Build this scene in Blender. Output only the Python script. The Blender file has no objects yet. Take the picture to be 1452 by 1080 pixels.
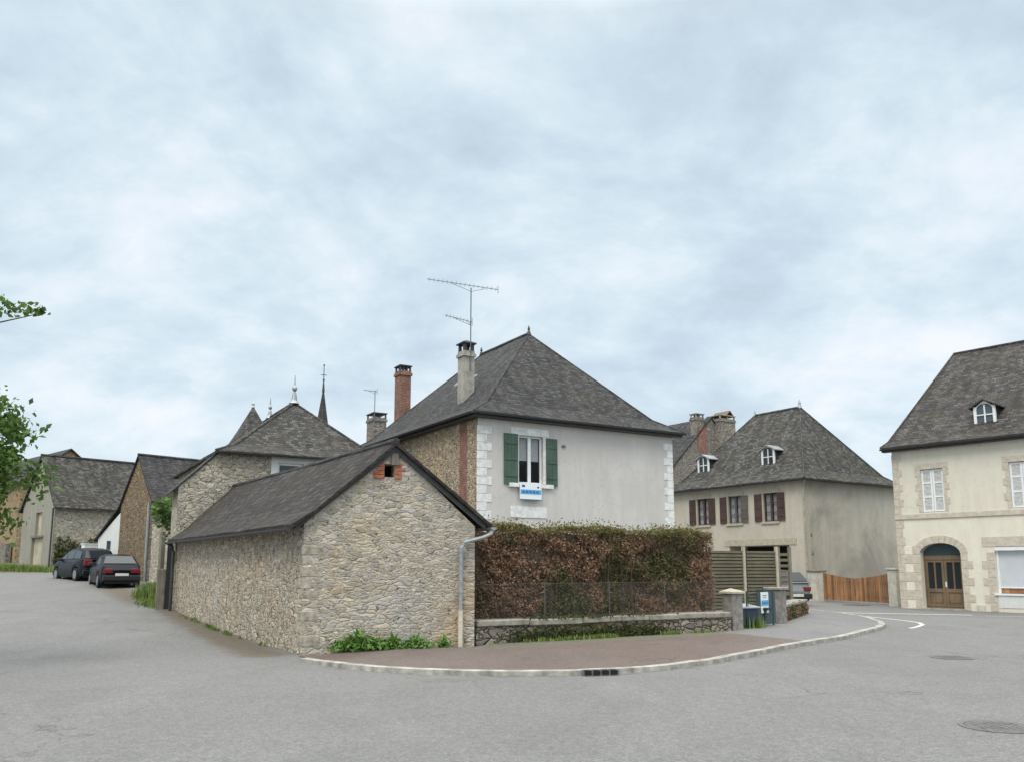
import bpy, bmesh, math, random
import numpy as np
from mathutils import Vector, Matrix, noise as mnoise
R = math.radians
random.seed(7); rng = np.random.default_rng(7)
scn = bpy.context.scene
COL = scn.collection

# ------------------------------------------------------------------ camera
cam = bpy.data.cameras.new("camera"); camo = bpy.data.objects.new("camera", cam); COL.objects.link(camo)
cam.sensor_width = 36; cam.lens = 1190/1452*36; cam.shift_y = 0.0593
cam.clip_start = .1; cam.clip_end = 3000
camo.location = (0, 0, 1.6); camo.rotation_euler = (R(98.5), 0, 0)
scn.camera = camo
scn.render.resolution_x = 1024; scn.render.resolution_y = 761
scn.render.engine = 'CYCLES'
scn.cycles.use_denoising = True
scn.cycles.max_bounces = 6
scn.view_settings.view_transform = 'Standard'; scn.view_settings.look = 'None'
scn.view_settings.exposure = 0.0; scn.view_settings.gamma = 1

# ------------------------------------------------------------------ node helper
class T:
    def __init__(s, nt): s.nt = nt
    def n(s, typ, ins=None, **props):
        d = s.nt.nodes.new('ShaderNode' + typ)
        for k, v in props.items(): setattr(d, k, v)
        for k, v in (ins or {}).items():
            sock = d.inputs[k]
            if isinstance(v, bpy.types.NodeSocket): s.nt.links.new(v, sock)
            else: sock.default_value = v
        return d
    def link(s, a, b): s.nt.links.new(a, b)
    def math(s, op, a, b=0.0, clamp=False):
        return s.n('Math', {0: a, 1: b}, operation=op, use_clamp=clamp).outputs[0]
    def mix(s, f, a, b, mode='MIX'):
        d = s.n('Mix', data_type='RGBA', blend_type=mode)
        for i, v in ((0, f), (6, a), (7, b)):
            if isinstance(v, bpy.types.NodeSocket): s.link(v, d.inputs[i])
            elif i == 0: d.inputs[i].default_value = v
            else: d.inputs[i].default_value = (*v, 1) if len(v) == 3 else v
        return d.outputs[2]
    def ramp(s, f, stops, interp='LINEAR'):
        d = s.n('ValToRGB', {0: f}); cr = d.color_ramp; cr.interpolation = interp
        while len(cr.elements) < len(stops): cr.elements.new(.5)
        for e, (p, c) in zip(cr.elements, stops):
            e.position = p; e.color = (c, c, c, 1) if isinstance(c, (int, float)) else (*c, 1)
        return d.outputs[0]
    def noise(s, vec, scale, detail=4, rough=.55, dist=0.0):
        return s.n('TexNoise', {'Vector': vec, 'Scale': scale, 'Detail': detail, 'Roughness': rough, 'Distortion': dist}).outputs[0]
    def obj(s): return s.n('TexCoord').outputs['Object']
    def uv(s): return s.n('TexCoord').outputs['UV']
    def scl(s, vec, sc): return s.n('Mapping', {0: vec, 'Scale': sc}).outputs[0]

# ------------------------------------------------------------------ world: overcast daylight
SUN_AZ, SUN_EL = 205.0, 52.0        # compass-like: degrees clockwise from +Y
w = bpy.data.worlds.new("World"); scn.world = w; w.use_nodes = True
wt = T(w.node_tree); w.node_tree.nodes.clear()
sky = wt.n('TexSky', sky_type='NISHITA', sun_disc=False, sun_elevation=R(SUN_EL), sun_rotation=R(SUN_AZ))
gen = wt.n('TexCoord').outputs['Generated']
sep = wt.n('SeparateXYZ', {0: gen})
zz = wt.math('MAXIMUM', sep.outputs[2], 0.0)
den = wt.math('ADD', zz, .42)
px = wt.math('DIVIDE', sep.outputs[0], den); py = wt.math('DIVIDE', sep.outputs[1], den)
pl = wt.n('CombineXYZ', {0: px, 1: py, 2: 0.0}).outputs[0]
n1 = wt.noise(wt.scl(pl, (1.0, 1.0, 1)), 2.3, 10, .6, .25)
n2 = wt.noise(wt.scl(pl, (1.0, 1.5, 1)), 5.5, 8, .6, .3)
nn = wt.math('ADD', wt.math('MULTIPLY', n1, .76), wt.math('MULTIPLY', n2, .24))
cl = wt.ramp(nn, [(.36, (.57, .66, .765)), (.43, (.62, .745, .855)), (.49, (.69, .83, .92)), (.55, (.80, .91, .99)), (.64, (.96, 1.0, 1.08))])
low = wt.ramp(zz, [(0.0, 1.0), (.22, 0.0)])
cl = wt.mix(wt.math('MULTIPLY', low, .35), cl, (.95, 1.02, 1.06))
bst = wt.n('MapRange', {0: zz, 1: .58, 2: .88, 3: 1.0, 4: 3.6}).outputs[0]     # overcast zenith is brighter
bst2 = wt.n('MapRange', {0: sep.outputs[1], 1: -.05, 2: -.7, 3: 1.0, 4: 1.35}).outputs[0]
clw = wt.mix(wt.ramp(zz, [(.55, 0.0), (.8, 1.0)]), cl, (.86, .86, .84))
b1 = wt.n('Background', {0: clw, 1: wt.math('MULTIPLY', bst, bst2)})
b0 = wt.n('Background', {0: sky.outputs[0], 1: .1})
mx = wt.n('MixShader', {0: .93, 1: b0.outputs[0], 2: b1.outputs[0]})
wo = wt.n('OutputWorld'); wt.link(mx.outputs[0], wo.inputs[0])

sl = bpy.data.lights.new("sun", 'SUN'); sl.energy = 1.5; sl.angle = R(25); sl.color = (1, .93, .82)
so = bpy.data.objects.new("sun", sl); COL.objects.link(so)
az, el = R(SUN_AZ), R(SUN_EL)
sd = Vector((math.sin(az)*math.cos(el), math.cos(az)*math.cos(el), math.sin(el)))
so.rotation_euler = sd.to_track_quat('Z', 'Y').to_euler(); so.location = sd*60

# ------------------------------------------------------------------ terrain height
GY = [16, 21, 25.6, 31, 36.5, 41, 50, 66, 100, 400]
GZ = [0, .06, .2, .46, .75, 1.0, 1.45, 2.05, 3.0, 6.0]
def ground_z(x, y):
    t = min(1, max(0, (-3 - x)/6)); t = t*t*(3 - 2*t)
    return t*float(np.interp(y, GY, GZ))

# ------------------------------------------------------------------ mesh builder
class MB:
    def __init__(s): s.v = []; s.f = []
    def poly(s, *p):
        i = len(s.v); s.v += [tuple(q) for q in p]; s.f.append(tuple(range(i, i+len(p)))); return s
    def box(s, x0, x1, y0, y1, z0, z1):
        i = len(s.v)
        s.v += [(x0,y0,z0),(x1,y0,z0),(x1,y1,z0),(x0,y1,z0),(x0,y0,z1),(x1,y0,z1),(x1,y1,z1),(x0,y1,z1)]
        for f in ((0,3,2,1),(4,5,6,7),(0,1,5,4),(1,2,6,5),(2,3,7,6),(3,0,4,7)): s.f.append(tuple(i+k for k in f))
        return s
    def fbox(s, fr, u0, u1, v0, v1, n0, n1):
        i = len(s.v)
        s.v += [fr(u,v,n) for u,v,n in ((u0,v0,n0),(u1,v0,n0),(u1,v0,n1),(u0,v0,n1),(u0,v1,n0),(u1,v1,n0),(u1,v1,n1),(u0,v1,n1))]
        for f in ((0,3,2,1),(4,5,6,7),(0,1,5,4),(1,2,6,5),(2,3,7,6),(3,0,4,7)): s.f.append(tuple(i+k for k in f))
        return s
    def fprism(s, fr, pts, n0, n1):
        k = len(pts); i = len(s.v)
        s.v += [fr(u, v, n0) for u, v in pts] + [fr(u, v, n1) for u, v in pts]
        s.f.append(tuple(range(i, i+k))); s.f.append(tuple(range(i+2*k-1, i+k-1, -1)))
        for a in range(k): b = (a+1) % k; s.f.append((i+a, i+b, i+k+b, i+k+a))
        return s
    def prism(s, pts, z0, z1):
        k = len(pts); i = len(s.v)
        s.v += [(x, y, z0) for x, y in pts] + [(x, y, z1) for x, y in pts]
        s.f.append(tuple(range(i+k-1, i-1, -1))); s.f.append(tuple(range(i+k, i+2*k)))
        for a in range(k): b = (a+1) % k; s.f.append((i+a, i+b, i+k+b, i+k+a))
        return s
    def tube(s, pts, r, n=8, r2=None, cap=True):
        pts = [Vector(p) for p in pts]; i0 = len(s.v); k = len(pts)
        for a, p in enumerate(pts):
            d = (pts[min(a+1, k-1)] - pts[max(a-1, 0)]).normalized()
            up = Vector((0, 0, 1)) if abs(d.z) < .95 else Vector((0, 1, 0))
            e1 = d.cross(up).normalized(); e2 = d.cross(e1)
            rr = r if r2 is None else r + (r2-r)*a/max(1, k-1)
            for j in range(n):
                t = 2*math.pi*j/n; q = p + e1*rr*math.cos(t) + e2*rr*math.sin(t); s.v.append(tuple(q))
        for a in range(k-1):
            for j in range(n):
                jj = (j+1) % n; s.f.append((i0+a*n+j, i0+a*n+jj, i0+(a+1)*n+jj, i0+(a+1)*n+j))
        if cap:
            s.f.append(tuple(range(i0+n-1, i0-1, -1))); s.f.append(tuple(range(i0+(k-1)*n, i0+k*n)))
        return s
    def lathe(s, c, prof, n=12):
        i0 = len(s.v); k = len(prof)
        for r_, z in prof:
            for j in range(n):
                t = 2*math.pi*j/n; s.v.append((c[0]+r_*math.cos(t), c[1]+r_*math.sin(t), c[2]+z))
        for a in range(k-1):
            for j in range(n):
                jj = (j+1) % n; s.f.append((i0+a*n+j, i0+a*n+jj, i0+(a+1)*n+jj, i0+(a+1)*n+j))
        s.f.append(tuple(range(i0+n-1, i0-1, -1))); s.f.append(tuple(range(i0+(k-1)*n, i0+k*n)))
        return s
    def slab(s, tops, t):
        """roof planes (lists of points) closed below at thickness t, sides on the open edges only"""
        key = lambda p: tuple(round(c, 4) for c in p)
        cnt = {}
        for f in tops:
            for a in range(len(f)):
                e = frozenset((key(f[a]), key(f[(a+1) % len(f)]))); cnt[e] = cnt.get(e, 0)+1
        for f in tops:
            s.poly(*f); s.poly(*[(x, y, z-t) for x, y, z in reversed(f)])
            for a in range(len(f)):
                p, q = f[a], f[(a+1) % len(f)]
                if cnt[frozenset((key(p), key(q)))] == 1:
                    s.poly(p, q, (q[0], q[1], q[2]-t), (p[0], p[1], p[2]-t))
        return s
    def build(s, name, m, parent=None, smooth=False, sub=0, jit=0.0, bevel=0.0):
        me = bpy.data.meshes.new(name); me.from_pydata(s.v, [], s.f); me.update()
        bm = bmesh.new(); bm.from_mesh(me)
        bmesh.ops.remove_doubles(bm, verts=bm.verts, dist=.0004)
        if bevel: bmesh.ops.bevel(bm, geom=list(bm.edges), offset=bevel, segments=1, affect='EDGES', clamp_overlap=True)
        if sub:
            for _ in range(sub):
                bmesh.ops.triangulate(bm, faces=[f for f in bm.faces if len(f.verts) > 4])
                es = [e for e in bm.edges if e.calc_length() > jit*0+.55]
                if es: bmesh.ops.subdivide_edges(bm, edges=es, cuts=1, use_grid_fill=True)
        if jit:
            for vtx in bm.verts:
                c = vtx.co; nz = mnoise.noise_vector(c*.9 + Vector((3.1, 7.7, 1.3)))
                vtx.co = c + Vector((nz.x*.3, nz.y*.3, nz.z))*jit
        uvl = bm.loops.layers.uv.new("UVMap")
        bm.normal_update()
        for f in bm.faces:
            nrm = f.normal
            h = Vector((-nrm.y, nrm.x, 0))
            if h.length < .12: h = Vector((1, 0, 0)); vdir = Vector((0, 1, 0))
            else: h.normalize(); vdir = nrm.cross(h)
            if vdir.z < 0: vdir = -vdir
            for l in f.loops: l[uvl].uv = (l.vert.co.dot(h), l.vert.co.dot(vdir))
            f.smooth = smooth
        bm.to_mesh(me); bm.free()
        if m: me.materials.append(m)
        o = bpy.data.objects.new(name, me); COL.objects.link(o)
        if parent: o.parent = parent
        return o

def FS(y0=0.0): return lambda u, v, n: (u, y0-n, v)          # face looking to local -y
def FW(x0=0.0): return lambda u, v, n: (x0-n, u, v)          # face looking to local -x

def tag(o, label=None, cat=None, group=None, kind=None):
    if label: o['label'] = label
    if cat: o['category'] = cat
    if group: o['group'] = group
    if kind: o['kind'] = kind
    return o
def thing(name, label, cat, loc=(0, 0, 0), rz=0.0, group=None):
    o = bpy.data.objects.new(name, None); COL.objects.link(o); o.empty_display_size = .3
    o.location = loc; o.rotation_euler = (0, 0, R(rz)); return tag(o, label, cat, group)
def copy_tree(o, parent=None):
    c = o.copy(); COL.objects.link(c)
    if parent: c.parent = parent
    for ch in list(o.children): copy_tree(ch, c)
    return c

# wall with real openings: openings = [(u0,u1,v0,v1,depth)]
def wall(mb, fr, u0, u1, v0, v1, ops=(), n=0.0):
    us = sorted({u0, u1, *[o[0] for o in ops], *[o[1] for o in ops]}); vs = sorted({v0, v1, *[o[2] for o in ops], *[o[3] for o in ops]})
    for a in range(len(us)-1):
        for b in range(len(vs)-1):
            cu, cv = (us[a]+us[a+1])/2, (vs[b]+vs[b+1])/2
            if any(o[0] < cu < o[1] and o[2] < cv < o[3] for o in ops): continue
            mb.poly(fr(us[a], vs[b], n), fr(us[a+1], vs[b], n), fr(us[a+1], vs[b+1], n), fr(us[a], vs[b+1], n))
    for o in ops:
        a, b, c, d, dp = o
        mb.poly(fr(a,c,n), fr(a,d,n), fr(a,d,n-dp), fr(a,c,n-dp)); mb.poly(fr(b,c,n), fr(b,c,n-dp), fr(b,d,n-dp), fr(b,d,n))
        mb.poly(fr(a,c,n), fr(a,c,n-dp), fr(b,c,n-dp), fr(b,c,n)); mb.poly(fr(a,d,n), fr(b,d,n), fr(b,d,n-dp), fr(a,d,n-dp))

def window(parent, fr, u0, u1, v0, v1, depth, fm, gm, cols=2, rows=1, fw=.05, centre=.07, curtain_or_reflection=None, cfrom=0.0):
    mb = MB(); n0, n1 = -depth, -depth+.05
    mb.fbox(fr, u0, u0+fw, v0, v1, n0, n1).fbox(fr, u1-fw, u1, v0, v1, n0, n1)
    mb.fbox(fr, u0+fw, u1-fw, v0, v0+fw, n0, n1-.003).fbox(fr, u0+fw, u1-fw, v1-fw, v1, n0, n1-.003)
    for k in range(1, cols):
        u = u0+(u1-u0)*k/cols; mb.fbox(fr, u-centre/2, u+centre/2, v0+fw, v1-fw, n0, n1+.006)
    for k in range(1, rows):
        v = v0+(v1-v0)*k/rows; mb.fbox(fr, u0+fw, u1-fw, v-.018, v+.018, n0+.01, n1-.008)
    wo_ = mb.build('window', fm, parent)
    g = MB().fbox(fr, u0+fw*.5, u1-fw*.5, v0+fw*.5, v1-fw*.5, n0+.012, n0+.022)
    if gm.name.startswith('clear'): g = MB().poly(fr(u0+fw*.5, v0+fw*.5, n0+.015), fr(u1-fw*.5, v0+fw*.5, n0+.015), fr(u1-fw*.5, v1-fw*.5, n0+.015), fr(u0+fw*.5, v1-fw*.5, n0+.015))
    g.build('pane', gm, wo_)
    if curtain_or_reflection:
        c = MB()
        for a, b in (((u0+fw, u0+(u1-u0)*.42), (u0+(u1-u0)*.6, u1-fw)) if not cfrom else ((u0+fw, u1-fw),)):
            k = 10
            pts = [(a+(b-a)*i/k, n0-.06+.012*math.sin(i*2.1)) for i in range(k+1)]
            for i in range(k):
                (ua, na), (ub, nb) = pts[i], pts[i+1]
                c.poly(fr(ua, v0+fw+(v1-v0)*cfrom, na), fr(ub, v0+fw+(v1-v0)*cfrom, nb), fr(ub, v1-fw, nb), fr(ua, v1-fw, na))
        c.build('curtain_or_reflection', curtain_or_reflection, wo_)
    return wo_

def shutter(parent, fr, u0, u1, v0, v1, m, n0=.02, planks=4, label=None, bars=(.18, .5, .82)):
    mb = MB(); k = planks; wdt = (u1-u0)/k
    for i in range(k): mb.fbox(fr, u0+i*wdt+.003, u0+(i+1)*wdt-.003, v0, v1, n0, n0+.032)
    for b in bars:
        v = v0+(v1-v0)*b; mb.fbox(fr, u0+.02, u1-.02, v-.045, v+.045, n0+.032, n0+.052)
    o = mb.build('shutter', m, parent)
    if label: o['label'] = label
    return o

def hip_roof(x0, x1, y0, y1, ov, ze, ra, rb, zr, flare=.18, sag=.72, t=.09):
    """hip roof over eave rectangle; ra, rb = ridge end points (x,y); returns list of planes"""
    E = [(x0-ov, y0-ov), (x1+ov, y0-ov), (x1+ov, y1+ov), (x0-ov, y1+ov)]
    alongy = abs(ra[1]-rb[1]) > abs(ra[0]-rb[0])
    tgt = [ra, ra, rb, rb] if alongy else [ra, rb, rb, ra]
    Z = lambda p, z: (p[0], p[1], z)
    mid = [(e[0]+(q[0]-e[0])*flare, e[1]+(q[1]-e[1])*flare) for e, q in zip(E, tgt)]
    zm = ze+(zr-ze)*flare*sag
    pl_ = []
    for a in range(4):
        b = (a+1) % 4
        pl_.append([Z(E[a], ze), Z(E[b], ze), Z(mid[b], zm), Z(mid[a], zm)])
        if tgt[a] == tgt[b]: pl_.append([Z(mid[a], zm), Z(mid[b], zm), Z(tgt[a], zr)])
        else: pl_.append([Z(mid[a], zm), Z(mid[b], zm), Z(tgt[b], zr), Z(tgt[a], zr)])
    hips = [[Z(E[a], ze), Z(mid[a], zm), Z(tgt[a], zr)] for a in range(4)]
    return pl_, hips

def gutter(parent, p, q, m, r=.065):
    p, q = Vector(p), Vector(q); d = (q-p).normalized(); side = Vector((-d.y, d.x, 0))
    mb = MB(); n = 8; ring = []
    for j in range(n+1):
        t = math.pi*j/n; ring.append(side*math.cos(t)*r + Vector((0, 0, -math.sin(t)*r)))
    for j in range(n):
        mb.poly(p+ring[j], q+ring[j], q+ring[j+1], p+ring[j+1])
        a, b = ring[j]*.88, ring[j+1]*.88
        mb.poly(p+a, p+b, q+b, q+a)
    mb.poly(*[p+c for c in ring]); mb.poly(*[q+c for c in reversed(ring)])
    return mb.build('gutter', m, parent)

def leaves(name, pts, size, m, parent=None, aspect=.55, flat=None, spread=1.0):
    """many small leaf-shaped faces (folded diamonds) as one mesh"""
    pts = np.asarray(pts, float); N = len(pts)
    d = rng.normal(size=(N, 3))*spread
    if flat is not None: d += np.asarray(flat)
    d /= np.linalg.norm(d, axis=1, keepdims=True)+1e-9
    r_ = rng.normal(size=(N, 3)); a = np.cross(d, r_); a /= np.linalg.norm(a, axis=1, keepdims=True)+1e-9
    b = np.cross(d, a); s = (size*(.6+.8*rng.random(N)))[:, None]
    V = np.empty((N, 4, 3)); V[:, 0] = pts-a*s*.5; V[:, 1] = pts+b*s*aspect*.5+d*s*.08; V[:, 2] = pts+a*s*.5; V[:, 3] = pts-b*s*aspect*.5+d*s*.08
    me = bpy.data.meshes.new(name); me.vertices.add(N*4); me.vertices.foreach_set('co', V.ravel())
    me.loops.add(N*4); me.loops.foreach_set('vertex_index', np.arange(N*4, dtype=np.int32))
    me.polygons.add(N); me.polygons.foreach_set('loop_start', np.arange(0, N*4, 4, dtype=np.int32)); me.polygons.foreach_set('loop_total', np.full(N, 4, dtype=np.int32))
    me.update(); me.validate(); me.materials.append(m)
    o = bpy.data.objects.new(name, me); COL.objects.link(o)
    if parent: o.parent = parent
    return o

# ------------------------------------------------------------------ materials
def newmat(name):
    m = bpy.data.materials.new(name); m.use_nodes = True; t = T(m.node_tree)
    return m, t, m.node_tree.nodes['Principled BSDF']
def plain(name, col, rough=.6, metal=0.0, spec=.5, var=.12, scale=9, bump=.0):
    m, t, b = newmat(name); o = t.obj()
    nz = t.noise(o, scale, 5)
    f = t.n('MapRange', {0: nz, 1: .3, 2: .7, 3: 1-var, 4: 1+var}).outputs[0]
    c = t.mix(1.0, col, t.n('CombineColor', {0: f, 1: f, 2: f}).outputs[0], 'MULTIPLY')
    t.link(c, b.inputs['Base Color'])
    b.inputs['Roughness'].default_value = rough; b.inputs['Metallic'].default_value = metal; b.inputs['Specular IOR Level'].default_value = spec
    if bump:
        bp = t.n('Bump', {'Height': t.noise(o, scale*4, 6), 'Strength': bump, 'Distance': .02}); t.link(bp.outputs[0], b.inputs['Normal'])
    return m
def stone(name, cols, mortar, scale=4.2, zst=1.8, mw=(.025, .07), dark=.35, tint=(.30, .22, .12), tintamt=.35, bump=.7, grey=(.3, .29, .28), xst=1.0):
    m, t, b = newmat(name); o = t.obj()
    wob = t.n('TexNoise', {'Vector': o, 'Scale': 2.6, 'Detail': 3}).outputs[1]
    ov = t.n('VectorMath', {0: wob, 1: (.5, .5, .5)}, operation='SUBTRACT').outputs[0]
    ov = t.n('VectorMath', {0: ov, 3: .16}, operation='SCALE').outputs[0]
    p = t.n('VectorMath', {0: o, 1: ov}, operation='ADD').outputs[0]
    p1 = t.scl(p, (scale*xst, scale*xst, scale*zst)); p2 = t.scl(p, (scale*1.75*xst, scale*1.75*xst, scale*1.5*zst))
    msk = t.ramp(t.noise(o, 1.7, 3, .6), [(.485, 0.0), (.515, 1.0)])
    def cells(q):
        vo = t.n('TexVoronoi', {'Vector': q, 'Scale': 1.0, 'Randomness': .85}, feature='F1')
        ve = t.n('TexVoronoi', {'Vector': q, 'Scale': 1.0, 'Randomness': .85}, feature='DISTANCE_TO_EDGE')
        return vo.outputs['Color'], ve.outputs['Distance']
    ca, ea = cells(p1); cb, eb = cells(p2)
    cc = t.mix(msk, ca, cb); ed = t.n('Mix', data_type='FLOAT')
    for i_, v_ in ((0, msk), (2, ea), (3, eb)): t.link(v_, ed.inputs[i_])
    edist = ed.outputs[0]
    rnd = t.n('SeparateColor', {0: cc})
    sc = t.ramp(rnd.outputs[0], [(i/max(1, len(cols)-1), c) for i, c in enumerate(cols)], 'LINEAR')
    big = t.noise(o, .55, 4, .6)
    sc = t.mix(t.math('MULTIPLY', t.ramp(big, [(.5, 0.0), (.68, 1.0)]), tintamt), sc, tint)
    big2 = t.noise(t.scl(o, (1.1, 1.1, .8)), .8, 4, .6, .4)
    sc = t.mix(t.math('MULTIPLY', t.ramp(big2, [(.52, 0.0), (.66, 1.0)]), .55), sc, grey)
    fine = t.noise(o, 22, 6, .65)
    fm = t.n('MapRange', {0: fine, 1: .25, 2: .75, 3: .68, 4: 1.32}).outputs[0]
    sc = t.mix(1.0, sc, t.n('CombineColor', {0: fm, 1: fm, 2: fm}).outputs[0], 'MULTIPLY')
    br = t.n('MapRange', {0: rnd.outputs[1], 3: .75, 4: 1.25}).outputs[0]
    sc = t.mix(1.0, sc, t.n('CombineColor', {0: br, 1: br, 2: br}).outputs[0], 'MULTIPLY')
    edge = t.ramp(t.math('ADD', edist, t.math('MULTIPLY', t.math('SUBTRACT', fine, .5), .11)), [(mw[0], 1.0), (mw[1], 0.0)])
    mo = t.ramp(t.noise(o, 5.5, 5, .7), [(.36+dark*.22, (mortar[0]*.22, mortar[1]*.2, mortar[2]*.17)), (.46+dark*.22, mortar)])
    c = t.mix(edge, sc, mo)
    # damp, darker stain towards uneven base
    t.link(c, b.inputs['Base Color']); b.inputs['Roughness'].default_value = .92; b.inputs['Specular IOR Level'].default_value = .25
    hgt = t.math('ADD', t.math('MULTIPLY', t.ramp(edist, [(0, 0.0), (.16, 1.0)]), .8), t.math('MULTIPLY', fine, .35))
    hgt = t.math('ADD', hgt, t.math('MULTIPLY', rnd.outputs[2], .35))
    bp = t.n('Bump', {'Height': hgt, 'Strength': bump, 'Distance': .05}); t.link(bp.outputs[0], b.inputs['Normal'])
    return m
def slate(name, c1, c2, wd=.24, ht=.13, lichen=(.34, .33, .30), lamt=.35, moss=(.10, .095, .06), mamt=.4, rough=.75):
    m, t, b = newmat(name); u = t.uv(); o = t.obj()
    jit = t.n('TexNoise', {'Vector': u, 'Scale': 1.3, 'Detail': 2}).outputs[1]
    jv = t.n('VectorMath', {0: t.n('VectorMath', {0: jit, 1: (.5, .5, .5)}, operation='SUBTRACT').outputs[0], 3: .05}, operation='SCALE').outputs[0]
    u2 = t.n('VectorMath', {0: u, 1: jv}, operation='ADD').outputs[0]
    def brick(a, c, mo):
        return t.n('TexBrick', {'Vector': u2, 'Color1': (*a, 1), 'Color2': (*c, 1), 'Mortar': (*mo, 1), 'Scale': 1.0, 'Mortar Size': .007, 'Mortar Smooth': .3, 'Bias': 0.0, 'Brick Width': wd, 'Row Height': ht}, offset=.5, offset_frequency=2)
    bk = brick(c1, c2, (c1[0]*.35, c1[1]*.35, c1[2]*.35))
    g = brick((0, 0, 0), (1, 1, 1), (.5, .5, .5)).outputs[0]
    ln = t.noise(o, 11.0, 8, .78)
    lf = t.ramp(t.math('ADD', ln, t.math('MULTIPLY', t.math('SUBTRACT', g, .5), .24)), [(.52, 0.0), (.64, 1.0)])
    c = t.mix(t.math('MULTIPLY', lf, lamt), bk.outputs[0], lichen)
    mf = t.ramp(t.noise(t.scl(o, (1, 1, .6)), .7, 5, .65), [(.47, 0.0), (.66, 1.0)])
    c = t.mix(t.math('MULTIPLY', mf, mamt), c, moss)
    st = t.noise(t.scl(u, (3.0, .35, 1)), 1.2, 5, .6)
    sf = t.n('MapRange', {0: st, 1: .3, 2: .7, 3: .7, 4: 1.3}).outputs[0]
    c = t.mix(1.0, c, t.n('CombineColor', {0: sf, 1: sf, 2: sf}).outputs[0], 'MULTIPLY')
    t.link(c, b.inputs['Base Color']); b.inputs['Roughness'].default_value = rough; b.inputs['Specular IOR Level'].default_value = .18
    sepu = t.n('SeparateXYZ', {0: u2}); row = t.math('FRACT', t.math('DIVIDE', sepu.outputs[1], ht))
    h = t.math('ADD', t.math('MULTIPLY', t.math('SUBTRACT', 1.0, row), .7), t.math('MULTIPLY', g, .35))
    h = t.math('SUBTRACT', h, t.math('MULTIPLY', bk.outputs[1], .6))
    h = t.math('ADD', h, t.math('MULTIPLY', ln, .5))
    bp = t.n('Bump', {'Height': h, 'Strength': .75, 'Distance': .03}); t.link(bp.outputs[0], b.inputs['Normal'])
    return m
def render_coat(name, col, dirt, streak=.3, patch=None, pamt=.4, scale=1.0):
    m, t, b = newmat(name); o = t.obj()
    a = t.noise(t.scl(o, (1.2, 1.2, .22)), 2.2*scale, 6, .65)
    c = t.mix(t.math('MULTIPLY', t.ramp(a, [(.42, 0.0), (.72, 1.0)]), streak), col, dirt)
    big = t.noise(o, .45*scale, 4, .6, .5)
    c = t.mix(t.math('MULTIPLY', t.ramp(big, [(.45, 0.0), (.62, 1.0)]), pamt), c, patch or dirt)
    md = t.noise(o, 3.2*scale, 7, .72, .3)
    c = t.mix(t.math('MULTIPLY', t.ramp(md, [(.5, 0.0), (.7, 1.0)]), streak*.7), c, dirt)
    wv = t.n('TexNoise', {'Vector': o, 'Scale': 1.6, 'Detail': 5}).outputs[1]
    cv = t.n('VectorMath', {0: o, 1: t.n('VectorMath', {0: wv, 3: .9}, operation='SCALE').outputs[0]}, operation='ADD').outputs[0]
    ck = t.n('TexVoronoi', {'Vector': cv, 'Scale': .42}, feature='DISTANCE_TO_EDGE').outputs['Distance']
    cm = t.math('MULTIPLY', t.ramp(ck, [(.0, 1.0), (.006, 0.0)]), t.ramp(t.noise(o, .7, 3), [(.5, 0.0), (.58, .28)]))
    c = t.mix(cm, c, tuple(k*.35 for k in dirt))
    f = t.noise(o, 30, 5, .7); fm = t.n('MapRange', {0: f, 1: .3, 2: .7, 3: .9, 4: 1.1}).outputs[0]
    c = t.mix(1.0, c, t.n('CombineColor', {0: fm, 1: fm, 2: fm}).outputs[0], 'MULTIPLY')
    t.link(c, b.inputs['Base Color']); b.inputs['Roughness'].default_value = .93; b.inputs['Specular IOR Level'].default_value = .2
    bp = t.n('Bump', {'Height': t.math('ADD', f, t.math('MULTIPLY', big, 2.0)), 'Strength': .25, 'Distance': .015}); t.link(bp.outputs[0], b.inputs['Normal'])
    return m
def leafmat(name, cols, patch=None, transl=.25, pscale=.9, thr=(.45, .6), topz=None, topcols=None):
    m, t, b = newmat(name); g = t.n('NewGeometry'); rp = g.outputs['Random Per Island']; o = t.obj()
    c = t.ramp(rp, [(i/max(1, len(cols)-1), k) for i, k in enumerate(cols)])
    if patch:
        c2 = t.ramp(rp, [(i/max(1, len(patch)-1), k) for i, k in enumerate(patch)])
        c = t.mix(t.ramp(t.noise(o, pscale, 4, .6), [(thr[0], 0.0), (thr[1], 1.0)]), c, c2)
    if topz is not None:
        c3 = t.ramp(rp, [(i/max(1, len(topcols)-1), k) for i, k in enumerate(topcols)])
        z = t.n('SeparateXYZ', {0: o}).outputs[2]
        zf = t.math('ADD', z, t.math('MULTIPLY', t.math('SUBTRACT', t.noise(o, 2.2, 4, .6), .5), .55))
        c = t.mix(t.n('MapRange', {0: zf, 1: topz-.12, 2: topz+.1}).outputs[0], c, c3)
    t.link(c, b.inputs['Base Color']); b.inputs['Roughness'].default_value = .6; b.inputs['Specular IOR Level'].default_value = .3
    tr = t.n('BsdfTranslucent', {0: c}); mx_ = t.n('MixShader', {0: transl, 1: b.outputs[0], 2: tr.outputs[0]})
    t.link(mx_.outputs[0], m.node_tree.nodes['Material Output'].inputs[0])
    return m
def glass(name, col=(.02, .025, .03), rough=.06):
    m, t, b = newmat(name); b.inputs['Base Color'].default_value = (*col, 1); b.inputs['Roughness'].default_value = rough
    bp = t.n('Bump', {'Height': t.noise(t.obj(), 2.5, 2), 'Strength': .08, 'Distance': .02}); t.link(bp.outputs[0], b.inputs['Normal'])
    return m
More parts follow.
